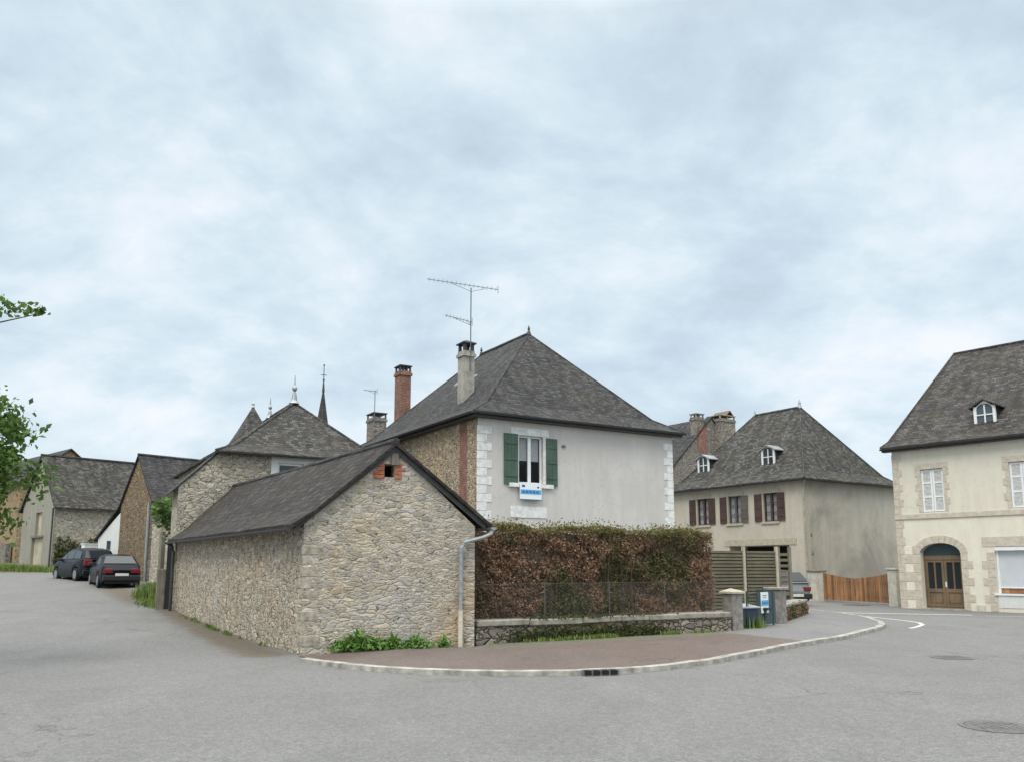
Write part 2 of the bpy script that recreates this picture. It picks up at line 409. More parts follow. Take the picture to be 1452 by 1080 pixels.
def wood(name, c1, c2, vertical=True, rough=.7, sc=1.0, plank=0.0):
    m, t, b = newmat(name); o = t.obj()
    v = t.scl(o, (14*sc, 14*sc, 1.1*sc) if vertical else (1.1*sc, 14*sc, 14*sc))
    g = t.noise(v, 1.0, 5, .6, .4)
    c = t.mix(t.ramp(g, [(.3, 0.0), (.7, 1.0)]), c1, c2)
    bl = t.noise(o, 1.3, 4); bf = t.n('MapRange', {0: bl, 1: .3, 2: .7, 3: .75, 4: 1.2}).outputs[0]
    c = t.mix(1.0, c, t.n('CombineColor', {0: bf, 1: bf, 2: bf}).outputs[0], 'MULTIPLY')
    if plank:
        sx = t.n('SeparateXYZ', {0: o}).outputs[0]; ix = t.math('FLOOR', t.math('DIVIDE', sx, plank)); wn_ = t.n('TexWhiteNoise', {1: ix}, noise_dimensions='1D').outputs[0]
        pf = t.n('MapRange', {0: wn_, 3: .55, 4: 1.3}).outputs[0]
        c = t.mix(1.0, c, t.n('CombineColor', {0: pf, 1: pf, 2: pf}).outputs[0], 'MULTIPLY')
    t.link(c, b.inputs['Base Color']); b.inputs['Roughness'].default_value = rough
    bp = t.n('Bump', {'Height': g, 'Strength': .3, 'Distance': .01}); t.link(bp.outputs[0], b.inputs['Normal'])
    return m
def asphalt(name, col, dirtcol, patch, amp=1.0):
    m, t, b = newmat(name); o = t.obj()
    f1 = t.noise(o, 55, 4, .75); f2 = t.noise(o, 9, 5, .7)
    vo = t.n('TexVoronoi', {'Vector': o, 'Scale': 46.0}, feature='F1'); vr = t.n('SeparateColor', {0: vo.outputs['Color']}).outputs[0]
    k = t.n('MapRange', {0: f1, 1: .3, 2: .7, 3: 1-.3*amp, 4: 1+.3*amp}).outputs[0]
    k2 = t.n('MapRange', {0: f2, 1: .3, 2: .7, 3: 1-.12*amp, 4: 1+.12*amp}).outputs[0]
    k3 = t.n('MapRange', {0: vr, 3: 1-.2*amp, 4: 1+.2*amp}).outputs[0]
    kk = t.math('MULTIPLY', t.math('MULTIPLY', k, k2), k3)
    big = t.noise(t.scl(o, (1, .6, 1)), .22, 5, .6, .6)
    c = t.mix(t.math('MULTIPLY', t.ramp(big, [(.42, 0.0), (.64, 1.0)]), .5), col, patch)
    wv = t.n('TexNoise', {'Vector': o, 'Scale': .9, 'Detail': 6}).outputs[1]
    cv = t.n('VectorMath', {0: o, 1: t.n('VectorMath', {0: wv, 3: 1.6}, operation='SCALE').outputs[0]}, operation='ADD').outputs[0]
    ckd = t.n('TexVoronoi', {'Vector': cv, 'Scale': .23}, feature='DISTANCE_TO_EDGE').outputs['Distance']
    ckm = t.math('MULTIPLY', t.ramp(ckd, [(.0, 1.0), (.0045, 0.0)]), t.ramp(t.noise(o, .3, 3), [(.46, 0.0), (.56, .7)]))
    c = t.mix(ckm, c, tuple(k*.4 for k in col))
    st1 = t.ramp(t.noise(o, .55, 7, .68, .8), [(.48, 0.0), (.7, 1.0)]); c = t.mix(t.math('MULTIPLY', st1, .35*amp), c, tuple(k*.62 for k in col))
    st2 = t.ramp(t.noise(t.scl(o, (1.2, .35, 1)), .8, 6, .6, .4), [(.52, 0.0), (.68, 1.0)]); c = t.mix(t.math('MULTIPLY', st2, .3), c, tuple(k*1.22 for k in col))
    at = t.n('Attribute', attribute_name='dirt').outputs['Fac']
    df = t.math('ADD', at, t.math('MULTIPLY', t.math('SUBTRACT', t.noise(o, 2.6, 6, .7), .5), .9))
    c = t.mix(t.math('MULTIPLY', t.ramp(df, [(.42, 0.0), (.75, 1.0)]), .85), c, dirtcol)
    c = t.mix(1.0, c, t.n('CombineColor', {0: kk, 1: kk, 2: kk}).outputs[0], 'MULTIPLY')
    t.link(c, b.inputs['Base Color']); b.inputs['Roughness'].default_value = .88; b.inputs['Specular IOR Level'].default_value = .3
    bp = t.n('Bump', {'Height': t.math('ADD', f1, t.math('MULTIPLY', vr, .6)), 'Strength': .5, 'Distance': .012}); t.link(bp.outputs[0], b.inputs['Normal'])
    return m

M = {}
M['asphalt'] = asphalt('asphalt', (.182, .180, .176), (.125, .103, .073), (.148, .147, .145))
M['red_asphalt'] = asphalt('red_brown_asphalt', (.135, .105, .092), (.15, .15, .11), (.185, .165, .15), 1.0)
M['grey_paving'] = asphalt('grey_footway_asphalt', (.175, .175, .175), (.14, .13, .11), (.22, .215, .21), .7)
M['earth'] = plain('meadow_earth', (.09, .10, .045), .95, var=.4, scale=1.5)
M['kerb'] = plain('kerb_stone', (.33, .315, .28), .9, var=.45, scale=5, bump=.5)
M['paint'] = plain('road_paint', (.50, .50, .48), .8, var=.35, scale=9)
M['iron'] = plain('cast_iron', (.14, .137, .132), .7, .1, var=.35, scale=14, bump=.3)
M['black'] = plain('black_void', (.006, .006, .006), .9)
M['stone_gable'] = stone('rubble_gable', [(.36, .31, .235), (.42, .375, .295), (.32, .295, .265), (.455, .40, .31), (.35, .335, .315), (.42, .335, .225)], (.43, .40, .325), 4.4, 2.9, (.008, .07), .15, (.41, .27, .12), .55, .5, (.385, .375, .375))
M['stone_side'] = stone('rubble_side', [(.37, .315, .235), (.47, .415, .325), (.32, .285, .235), (.43, .35, .262), (.51, .46, .375)], (.52, .47, .38), 4.8, 2.2, (.015, .11), .4, (.45, .325, .22), .45, .65, (.46, .435, .375))
M['stone_pale'] = stone('rubble_pale', [(.38, .34, .26), (.44, .40, .32), (.33, .30, .25), (.42, .36, .26)], (.46, .43, .35), 4.5, 1.8, (.02, .1), .3, (.37, .30, .2), .4, .6)
M['stone_brown'] = stone('rubble_brown', [(.22, .16, .09), (.27, .20, .12), (.17, .14, .10), (.25, .17, .10)], (.24, .20, .14), 4.8, 1.6, (.02, .07), .6, (.25, .18, .09), .5, .7, (.2, .18, .15))
M['stone_house'] = stone('rubble_house', [(.38, .29, .19), (.45, .37, .26), (.32, .25, .18), (.43, .31, .19)], (.44, .38, .29), 5.2, 1.4, (.02, .08), .5, (.45, .33, .2), .4, .7)
M['stone_grey'] = stone('rubble_grey', [(.25, .23, .20), (.31, .29, .25), (.21, .19, .17), (.28, .24, .19)], (.28, .26, .22), 4.4, 1.6, (.02, .07), .5, (.24, .19, .13), .35, .7, (.22, .22, .21))
M['stone_orange'] = stone('rubble_orange', [(.33, .23, .13), (.38, .28, .17), (.29, .21, .13)], (.36, .29, .2), 3.6, 1.8, (.02, .07), .3, (.34, .23, .12), .4)
M['stone_wall'] = stone('garden_wall_stone', [(.28, .23, .19), (.33, .29, .24), (.22, .19, .17), (.34, .26, .22)], (.17, .16, .11), 3.4, 1.7, (.015, .07), .8, (.13, .12, .03), .9, .9, (.15, .14, .06))
M['cap'] = plain('coping_stone', (.26, .24, .20), .92, var=.4, scale=5, bump=.5)
M['brick'] = plain('red_brick', (.36, .12, .065), .85, var=.35, scale=14, bump=.3)
def brickmat():
    m, t, b = newmat('brickwork'); u = t.uv(); o = t.obj()
    bk = t.n('TexBrick', {'Vector': u, 'Color1': (.27, .095, .06, 1), 'Color2': (.16, .068, .05, 1), 'Mortar': (.3, .25, .2, 1), 'Scale': 1.0, 'Mortar Size': .008, 'Brick Width': .22, 'Row Height': .075})
    f = t.noise(o, 4, 6, .7); fm = t.n('MapRange', {0: f, 1: .3, 2: .7, 3: .6, 4: 1.25}).outputs[0]
    c = t.mix(1.0, bk.outputs[0], t.n('CombineColor', {0: fm, 1: fm, 2: fm}).outputs[0], 'MULTIPLY')
    t.link(c, b.inputs['Base Color']); b.inputs['Roughness'].default_value = .9
    bp = t.n('Bump', {'Height': bk.outputs[1], 'Strength': .5, 'Distance': -.01}); t.link(bp.outputs[0], b.inputs['Normal'])
    return m
M['brickwork'] = brickmat()
M['slate_old'] = slate('slate_old', (0.0279, 0.0275, 0.0287), (0.0640, 0.0627, 0.0631), lamt=.22, lichen=(.16, .16, .155), mamt=.15, wd=.2, ht=.11)
M['slate_barn'] = slate('slate_barn', (0.0295, 0.0262, 0.0246), (0.0525, 0.0467, 0.0435), .26, .16, (.15, .14, .125), .22, (.05, .043, .03), .35)
M['slate_dark'] = slate('slate_dark', (.035, .034, .037), (.07, .067, .07), .2, .11, (.16, .16, .155), .2, (.06, .06, .045), .2)
M['slate_lichen'] = slate('slate_lichen', (0.0344, 0.0332, 0.0320), (0.0820, 0.0787, 0.0722), .2, .12, (.22, .213, .195), .34, (.055, .05, .034), .4)
M['slate_brown'] = slate('slate_brown', (0.0353, 0.0328, 0.0320), (0.0722, 0.0672, 0.0640), .21, .12, (.20, .193, .182), .3, (.066, .056, .036), .4)
M['coat_grey'] = render_coat('grey_render', (.58, .555, .525), (.42, .40, .37), .5, (.50, .47, .445), .6)
M['coat_house'] = render_coat('beige_render', (.54, .495, .41), (.38, .345, .28), .55, (.45, .41, .335), .65)
M['coat_side'] = render_coat('stained_render', (.46, .43, .365), (.30, .28, .24), .5, (.28, .262, .225), .9, .7)
M['coat_cream'] = render_coat('cream_render', (.67, .63, .53), (.50, .455, .37), .45, (.6, .555, .465), .5)
M['coat_cream_low'] = render_coat('cream_render_pale', (.71, .67, .56), (.54, .50, .41), .45, (.63, .59, .5), .45)
M['coat_white'] = render_coat('white_render', (.66, .66, .63), (.5, .5, .46), .25, (.6, .6, .57), .3)
M['coat_barn'] = render_coat('old_grey_render', (.31, .30, .25), (.20, .19, .15), .5, (.25, .24, .19), .6)
M['quoin_white'] = plain('white_quoin_paint', (.68, .68, .66), .85, var=.2, scale=5, bump=.3)
M['quoin_beige'] = plain('granite_quoin', (.51, .455, .375), .9, var=.18, scale=7, bump=.3)
M['quoin_pale'] = plain('pale_quoin_block', (.70, .65, .55), .9, var=.1, scale=9, bump=.2)
M['lintel'] = plain('beige_lintel', (.42, .38, .29), .9, var=.15, scale=7, bump=.2)
M['concrete'] = plain('grey_concrete', (.33, .31, .27), .92, var=.3, scale=4, bump=.4)
M['pale_concrete'] = plain('pale_concrete', (.52, .49, .42), .92, var=.2, scale=5, bump=.3)
M['zinc'] = plain('zinc', (.34, .36, .37), .45, .5, var=.2, scale=7)
M['zinc_dark'] = plain('dark_zinc', (.045, .045, .047), .5, .25, var=.3, scale=7)
M['cream_pipe'] = plain('cream_pipe_paint', (.55, .50, .40), .7, var=.2, scale=6)
M['white'] = plain('white_paint', (.74, .75, .75), .5, var=.06, scale=6)
M['white_worn'] = plain('worn_white_paint', (.58, .57, .55), .65, var=.18, scale=12)
M['green'] = wood('green_shutter_paint', (.05, .09, .066), (.068, .115, .086))
M['brown_paint'] = wood('brown_shutter_paint', (.058, .031, .026), (.082, .046, .037))
M['brown_faded'] = wood('brown_shutter_faded', (.10, .085, .07), (.135, .11, .09))
M['door_wood'] = wood('door_wood', (.12, .08, .046), (.19, .13, .075))
M['gate_wood'] = wood('gate_wood', (.27, .12, .045), (.40, .20, .085), True, .6, 1.0, .1497)
M['fence_wood'] = wood('slat_wood', (.095, .084, .052), (.165, .145, .092), False)
M['old_wood'] = wood('old_grey_wood', (.13, .115, .09), (.22, .195, .155))
M['pale_door'] = wood('pale_door_paint', (.42, .37, .26), (.50, .45, .33))
M['glass'] = glass('window_glass')
M['glass_blue'] = glass('shop_glass', (.06, .09, .10))
def clearglass():
    m, t, b = newmat('clear_window_glass'); b.inputs['Base Color'].default_value = (.02, .022, .025, 1); b.inputs['Roughness'].default_value = .05
    tr = t.n('BsdfTransparent', {0: (.95, .96, .96, 1)}); mx_ = t.n('MixShader', {0: .22, 1: tr.outputs[0], 2: b.outputs[0]}); t.link(mx_.outputs[0], m.node_tree.nodes['Material Output'].inputs[0]); return m
M['glass_clear'] = clearglass()
M['curtain_or_reflection'] = plain('net_curtain_or_reflection', (.55, .56, .58), .9)  # net curtains; also the imitated sky reflection in the corner house window
M['blind'] = plain('roller_blind', (.52, .54, .56), .7, var=.05, scale=3)
M['pillar'] = plain('weathered_pillar_stone', (.21, .195, .175), .92, var=.4, scale=6, bump=.5)
M['moss'] = plain('moss', (.075, .085, .02), .95, var=.5, scale=9, bump=.6)
M['metal_green'] = plain('green_gate_paint', (.015, .045, .03), .45, var=.2)
M['sheet'] = plain('blue_green_sheet', (.035, .065, .085), .5, var=.2)
M['bin'] = plain('bin_plastic', (.028, .045, .075), .5, var=.1)
M['bin_dark'] = plain('bin_plastic_dark', (.012, .02, .02), .5, var=.1)
M['bin_lid'] = plain('bin_lid_plastic', (.35, .37, .38), .45, var=.1)
M['sign_white'] = plain('sign_white', (.75, .78, .80), .4, var=.03)
M['sign_blue'] = plain('sign_blue', (.09, .35, .62), .4, var=.03)
M['sign_dark'] = plain('sign_dark_blue', (.03, .10, .24), .4, var=.03)
M['wire'] = plain('galvanised_wire', (.13, .135, .13), .6, .4)
M['aerial'] = plain('aerial_aluminium', (.14, .145, .15), .5, .4)
M['bark'] = plain('bark', (.07, .05, .035), .95, var=.4, scale=16, bump=.8)
M['hedge'] = leafmat('hedge_leaf', [(.17, .10, .06), (.30, .17, .10), (.225, .137, .088), (.37, .23, .145), (.10, .068, .046), (.27, .172, .11)], [(.055, .07, .024), (.10, .098, .038), (.075, .09, .03), (.18, .115, .062)], .15, .85, (.48, .6), 2.38, [(.09, .115, .028), (.17, .175, .045), (.06, .075, .022), (.25, .19, .075), (.13, .08, .045)])
M['twig'] = plain('dead_twig', (.085, .06, .042), .95, var=.5)
M['leaf'] = leafmat('tree_leaf', [(.08, .16, .032), (.13, .22, .05), (.055, .11, .025), (.17, .27, .07)], None, .35)
M['leaf_weed'] = leafmat('weed_leaf', [(.11, .23, .045), (.16, .29, .065), (.08, .17, .03), (.2, .32, .09)])
M['leaf_shrub'] = leafmat('shrub_leaf', [(.08, .15, .04), (.14, .22, .06), (.05, .10, .03)])
M['leaf_ivy'] = leafmat('ivy_leaf', [(.04, .06, .018), (.07, .085, .025), (.10, .105, .035)])
M['grass'] = leafmat('grass_blade', [(.10, .19, .035), (.16, .25, .05), (.22, .24, .08), (.08, .15, .03)])
M['tyre'] = plain('tyre_rubber', (.012, .012, .012), .85)
M['rim'] = plain('wheel_rim', (.30, .31, .32), .35, .7)
M['tail'] = plain('tail_lamp', (.16, .014, .018), .3)
M['lamp'] = plain('head_lamp', (.5, .52, .54), .15)
M['plate'] = plain('number_plate', (.62, .62, .58), .5)
M['trim'] = plain('black_trim', (.014, .014, .015), .6)
def carpaint(name, col):
    m, t, b = newmat(name); c = t.mix(t.noise(t.obj(), 3, 4), tuple(k*.85 for k in col), tuple(k*1.15 for k in col)); t.link(c, b.inputs['Base Color'])
    b.inputs['Roughness'].default_value = .4; b.inputs['Metallic'].default_value = .0; b.inputs['Specular IOR Level'].default_value = .15; b.inputs['Coat Weight'].default_value = .06; b.inputs['Coat Roughness'].default_value = .08
    return m
M['paint_navy'] = carpaint('navy_car_paint', (.005, .006, .010)); M['paint_blue'] = carpaint('blue_car_paint', (.006, .011, .015)); M['paint_silver'] = carpaint('silver_car_paint', (.18, .19, .20))

# ------------------------------------------------------------------ setting: ground, road, pavement, kerb, markings
def sheet(name, xs, ys, m, dz, dirt=None, hole=None):
    xs, ys = np.asarray(xs), np.asarray(ys); V = []; D = []
    for y in ys:
        for x in xs: V.append((x, y, ground_z(x, y)+dz)); D.append(dirt(x, y) if dirt else 0.0)
    nx = len(xs); F = [(j*nx+i, j*nx+i+1, (j+1)*nx+i+1, (j+1)*nx+i) for j in range(len(ys)-1) for i in range(nx-1)]
    me = bpy.data.meshes.new(name); me.from_pydata(V, [], F); me.update()
    a = me.attributes.new('dirt', 'FLOAT', 'POINT'); a.data.foreach_set('value', np.array(D, dtype=np.float32))
    me.polygons.foreach_set('use_smooth', np.ones(len(F), dtype=bool)); me.materials.append(m)
    o = bpy.data.objects.new(name, me); COL.objects.link(o); o['kind'] = 'structure'; return o
def segd(x, y, a, b):
    ax, ay = a; bx, by = b; t = max(0, min(1, ((x-ax)*(bx-ax)+(y-ay)*(by-ay))/((bx-ax)**2+(by-ay)**2)))
    return math.hypot(x-ax-t*(bx-ax), y-ay-t*(by-ay))
KERB = [(-3.72,15.1),(-3.3,14.45),(-2.75,13.85),(-2.15,13.4),(-1.5,13.1),(-.7,12.92),(.1,12.86),(.99,12.92),(1.8,13.2),(2.6,13.75),(3.4,14.5),(4.3,15.6),(5.2,16.75),(6.3,18.05),(7.52,19.4),(8.6,20.9),(9.6,22.3),(10.2,23.4),(10.65,24.6),(11.0,26.0),(11.25,27.5),(11.3,29.2),(11.1,31.2),(10.6,33.0)]
BA, BB = (-3.93, 15.94), (-10.7, 26.9)          # barn corner, barn far corner
def dirt(x, y):
    d = max(0, 1-segd(x, y, (-4.6, 15.9), BB)/1.0)
    d = max(d, .95*max(0, 1-segd(x, y, (-12.5, 29.5), (-16.5, 35.5))/1.7))
    d = max(d, .8*max(0, 1-segd(x, y, (-26, 48), (-45, 47))/3.0))
    d = max(d, .55*max(0, 1-segd(x, y, (15.2, 33.6), (19.5, 28.6))/.9))
    if y < 34 and -5 < x < 13: d = max(d, .62*max(0, 1-min(segd(x, y, KERB[i], KERB[i+1]) for i in range(0, len(KERB)-1))/.55))
    return d
sheet('ground', np.concatenate([np.linspace(-900, -60, 15), np.linspace(-52, 64, 30), np.linspace(72, 900, 15)]),
      np.concatenate([np.linspace(-600, -25, 10), np.linspace(-20, 110, 34), np.linspace(125, 1500, 22)]), M['earth'], -.03)
sheet('road', np.arange(-50, 62, .32), np.arange(-16, 58, .32), M['asphalt'], .0, dirt)

def kerb_off(pts, d):
    out = []
    for i, p in enumerate(pts):
        a = Vector(pts[max(0, i-1)]); b = Vector(pts[min(len(pts)-1, i+1)]); t = (b-a).normalized(); out.append((p[0]-t.y*d, p[1]+t.x*d))
    return out
KIN = kerb_off(KERB, .16)
kb = MB(); H = .075
def pz(x, y): return .012+(H-.012)*min(1, math.hypot(x+3.8, y-15.6)/1.8)
gap = {7}                                         # where the drain sits
for i in range(len(KERB)-1):
    a, b, c, d = KERB[i], KERB[i+1], KIN[i+1], KIN[i]
    h0 = pz(*a); h1 = pz(*b)
    kb.poly((*a, -.02), (*b, -.02), (*b, h1), (*a, h0)); kb.poly((*a, h0), (*b, h1), (*c, h1+.004), (*d, h0+.004))
    kb.poly((*d, h0+.004), (*c, h1+.004), (*c, -.02), (*d, -.02))
tag(kb.build('kerb', M['kerb'], sub=2, jit=.012), kind='structure')
PIN = [(-3.9,15.7),(-.7,16.85),(-.3,17.6),(5.4,21.1),(6.2,22.2),(7.9,25.2),(9.2,27.6),(10.2,29.6),(10.4,33.0)]
# red-brown part ends at a slanting joint
red = MB(); n = len(KIN)
def strip(mb, A, B):
    for i in range(len(A)-1): mb.poly(A[i], A[i+1], B[i+1], B[i])
def resample(pts, k):
    pts = [Vector((p[0], p[1])) for p in pts]; L = [0]
    for i in range(1, len(pts)): L.append(L[-1]+(pts[i]-pts[i-1]).length)
    out = []
    for s_ in np.linspace(0, L[-1], k):
        i = max(0, min(len(pts)-2, int(np.searchsorted(L, s_))-1)); f = (s_-L[i])/max(1e-6, L[i+1]-L[i]); out.append(pts[i].lerp(pts[i+1], f))
    return out
JK = 13
ka = resample(KIN[:JK+1], 40); pa = resample([(-3.9,15.7),(-.7,16.85),(-.3,17.6),(4.9,20.75)], 40)
def fill(mb, A, B, rows=6):
    for r_ in range(rows):
        f0, f1 = r_/rows, (r_+1)/rows
        for i in range(len(A)-1):
            q = [A[i].lerp(B[i], f0), A[i+1].lerp(B[i+1], f0), A[i+1].lerp(B[i+1], f1), A[i].lerp(B[i], f1)]
            mb.poly(*[(p.x, p.y, pz(p.x, p.y)-.003) for p in q])
fill(red, ka, pa)
def add_dirt(o, fn):
    me = o.data; a = me.attributes.new('dirt', 'FLOAT', 'POINT')
    a.data.foreach_set('value', np.array([fn(v.co.x, v.co.y) for v in me.vertices], dtype=np.float32))
o = red.build('pavement', M['red_asphalt']); tag(o, kind='structure')
add_dirt(o, lambda x, y: max(0, 1.0-segd(x, y, (-.5, 17.0), (5, 20.6))/1.3))
gp_ = MB(); fill(gp_, resample(KIN[JK:], 40), resample([(4.9,20.75),(5.4,21.1),(6.2,22.2),(7.9,25.2),(9.2,27.6),(10.2,29.6),(10.4,33.0)], 40))
o = gp_.build('pavement', M['grey_paving']); tag(o, kind='structure'); add_dirt(o, lambda x, y: 0.0)

def road_line(pts, wdt, name='road_marking', z=.006):
    mb = MB(); L = kerb_off(pts, wdt/2); Rr = kerb_off(pts, -wdt/2)
    for i in range(len(pts)-1):
        mb.poly((*Rr[i], ground_z(*Rr[i])+z), (*Rr[i+1], ground_z(*Rr[i+1])+z), (*L[i+1], ground_z(*L[i+1])+z), (*L[i], ground_z(*L[i])+z))
    return tag(mb.build(name, M['paint']), kind='structure')
road_line([(11.55,29.6),(11.7,27.9),(11.85,26.9),(11.95,26.0),(11.92,25.1),(11.6,24.2),(11.0,23.3),(10.55,22.75)], .13)
road_line([(11.0,30.9),(12.6,30.2),(14.2,29.6),(15.6,29.0)], .3, z=.006)
road_line([(15.8,28.6),(17.4,27.6),(18.6,26.8)], .12)

def manhole(x, y, r, label):
    t_ = thing('manhole_cover', label, 'manhole cover', (x, y, .006))
    MB().lathe((0, 0, 0), [(r, -.03), (r, .004), (r-.05, .005), (r-.05, -.002)], 28).build('frame', M['iron'], t_)
    mb = MB().lathe((0, 0, 0), [(r-.055, -.03), (r-.06, .006)], 28)
    for k in range(-4, 5):
        for j in range(-4, 5):
            if (k*k+j*j)*.07**2 < (r-.1)**2: mb.box(k*.07-.022, k*.07+.022, j*.07-.022, j*.07+.022, .004, .010)
    mb.build('lid', M['iron'], t_)
manhole(7.89, 15.45, .36, 'round iron manhole cover in the asphalt, the farther one beyond the footway bend')
manhole(4.93, 8.85, .36, 'round iron manhole cover in the asphalt, the nearer one by the bottom right')
t_ = thing('storm_drain', 'black storm drain grating with four slots set in the pale kerb', 'drain', (1.33, 12.93, .0), 12)
mb = MB().box(-.28, .28, -.02, .15, -.06, .078); mb.build('grate_frame', M['iron'], t_)
for k in range(4): MB().box(-.26+k*.135, -.155+k*.135, -.035, .10, .02, .082).build('slot', M['black'], t_)
t_ = thing('gully_grating', 'flat dark gully grating in the road before the wooden gate', 'drain', (14.75, 36.6, .006), -60)
mb = MB().box(-.5, .5, -.35, .35, -.02, .006)
for k in range(8): mb.box(-.46+k*.12, -.4+k*.12, -.3, .3, .005, .02)
mb.build('grate', M['iron'], t_)

# ------------------------------------------------------------------ the small stone barn at the corner
barn = thing('stone_barn', 'low stone barn with steep slate roof and blind gable at the street corner', 'barn', (*BA, 0), 18.76)
S, W_ = FS(), FW()
gw = MB()
vent = (1.50, 1.70, 3.36, 3.62, .45)
wall(gw, S, 0, 3.36, -.3, 2.42)
# gable triangle with the vent hole
apx = (1.70, 3.93)
def gy(u): return 2.42+(3.93-2.42)*(u/1.70 if u < 1.70 else (3.36-u)/1.66)
gw.poly(S(0,2.42,0), S(3.36,2.42,0), S(3.36-(3.36-1.70)*.62,3.36,0), S(1.70,3.36,0), S(1.50,3.36,0), S(1.70*.62,3.36,0))
for a, b in ((1.054, 1.50), (1.70, 2.33)):
    lo, hi = (a, b)
    if a < 1.2: gw.poly(S(1.054,3.36,0), S(1.50,3.36,0), S(1.50,3.62,0), S(1.70*(3.62-2.42)/1.51,3.62,0))
    else: gw.poly(S(1.70,3.36,0), S(2.331,3.36,0), S(3.36-1.66*(3.62-2.42)/1.51,3.62,0), S(1.70,3.62,0))
gw.poly(S(1.351,3.62,0), S(1.50,3.62,0), S(1.70,3.62,0), S(2.041,3.62,0), S(1.70,3.93,0))
a, b, c, d, dp = vent
gw.poly(S(a,c,0), S(a,d,0), S(a,d,-dp), S(a,c,-dp)); gw.poly(S(b,c,0), S(b,c,-dp), S(b,d,-dp), S(b,d,0))
gw.poly(S(a,c,0), S(a,c,-dp), S(b,c,-dp), S(b,c,0)); gw.poly(S(a,d,0), S(b,d,0), S(b,d,-dp), S(a,d,-dp))
gw.build('gable_wall', M['stone_gable'], barn)
BL = (-2.84, 12.82)
sw = MB()
sw.poly((0,0,-.3), (0,0,2.43), (*BL,2.47), (*BL,-.3)); sw.poly((*BL,-.3), (*BL,2.47), (-1.21,13.1,4.2), (.5,13.5,2.5), (.5,13.5,-.3))
sw.poly((.5,13.5,-.3), (.5,13.5,2.5), (3.36,0,2.43), (3.36,0,-.3))
sw.build('side_wall', M['stone_side'], barn)
MB().fbox(S, 1.48, 1.72, 3.3, 3.66, -.5, -.46).build('vent_back', M['black'], barn)
for side in (0, 1):
    bv = MB()
    for k in range(4):
        z0 = 3.33+k*.078
        w1 = random.choice((.14, .21, .18))
        if side == 0: bv.fbox(S, 1.495-w1, 1.498, z0, z0+.066, -.05, .012+random.uniform(0, .012))
        else: bv.fbox(S, 1.702, 1.70+w1, z0, z0+.066, -.05, .012+random.uniform(0, .012))
    bv.build('brick_jamb', M['brick'], barn, bevel=.006)
E0, E1 = (1.70, -.16, 4.06), (-1.21, 13.16, 4.3)
LF, LB = (-.26, -.16, 2.40), (-3.14, 12.78, 2.47)
LFm, LBm = (.18, -.16, 2.68), (-2.7, 12.86, 2.78)
RF, RBk = (3.66, -.16, 2.46), (.78, 13.5, 2.5)
rm = MB().slab([[E0, E1, LBm, LFm], [LFm, LBm, LB, LF], [E1, E0, RF, RBk]], .07)
rm.build('roof', M['slate_barn'], barn, sub=4, jit=.03)
rc = MB().tube([E0, tuple((E0[i]+E1[i])/2 - (.03 if i == 2 else 0) for i in range(3)), E1], .07, 8); rc.build('ridge_cap', M['slate_dark'], barn)
bb_ = MB()
for (p, q) in ((LF, (1.70, 0, 4.06)), (RF, (1.70, 0, 4.06))):
    u0, v0, u1, v1 = p[0], p[2], q[0], q[2]
    du, dv = u1-u0, v1-v0
    pts = [(u0+du*.04, v0+dv*.04-.085), (u1, v1-.085), (u1, v1-.2), (u0+du*.06, v0+dv*.06-.19)]
    bb_.fprism(S, pts, .004, .07)
bb_.build('bargeboard', M['zinc_dark'], barn)
pe = MB().fbox(S, 1.63, 1.77, 3.6, 3.84, .003, .06); pe.build('purlin_end', M['old_wood'], barn)
gutter(barn, (-.30, -.14, 2.33), (-3.18, 12.7, 2.40), M['zinc_dark'], .06)
MB().box(-.2, .0, .05, .2, 2.28, 2.36).build('rafter_end', M['old_wood'], barn)
gutter(barn, (3.70, -.2, 2.40), (1.0, 12.6, 2.42), M['zinc'], .06)
dpp = MB().tube([(3.70, -.12, 2.36), (3.66, -.14, 2.27), (3.50, -.12, 2.2), (3.12, -.09, 2.1), (3.05, -.09, 2.0), (3.05, -.09, .74)], .042, 10)
for z in (1.9, 1.1): dpp.lathe((3.05, -.09, z), [(.052, 0), (.052, .05)], 10)
dpo = dpp.build('downpipe', M['zinc'], barn)
MB().tube([(3.05, -.09, .76), (3.05, -.09, .05)], .05, 10).build('pipe_shoe', M['cream_pipe'], dpo)
MB().tube([(-3.12, 12.55, 2.36), (-2.98, 12.5, 2.22), (-2.94, 12.45, 2.1), (-2.94, 12.45, .1)], .05, 10).build('downpipe', M['zinc_dark'], barn)
# holes and larger quoins at the corner
M['corner_stone'] = plain('corner_stone', (.33, .295, .235), .92, var=.45, scale=7, bump=.6)
z = -.05; k = 0
while z < 2.25:
    h = random.uniform(.14, .24); wq, wl = (random.uniform(.28, .42), random.uniform(.12, .2)) if k % 2 else (random.uniform(.12, .2), random.uniform(.26, .4))
    e = random.uniform(.002, .008)
    if random.random() < .6: MB().prism([(-.004-e, -e), (wq, -e), (wq, .1), (.1, .1), (.1-.2215*wl, wl), (-.004-e-.2215*wl, wl)], z+.012, z+h-.012).build('corner_stone', M['corner_stone'], barn, bevel=.018)
    z += h; k += 1
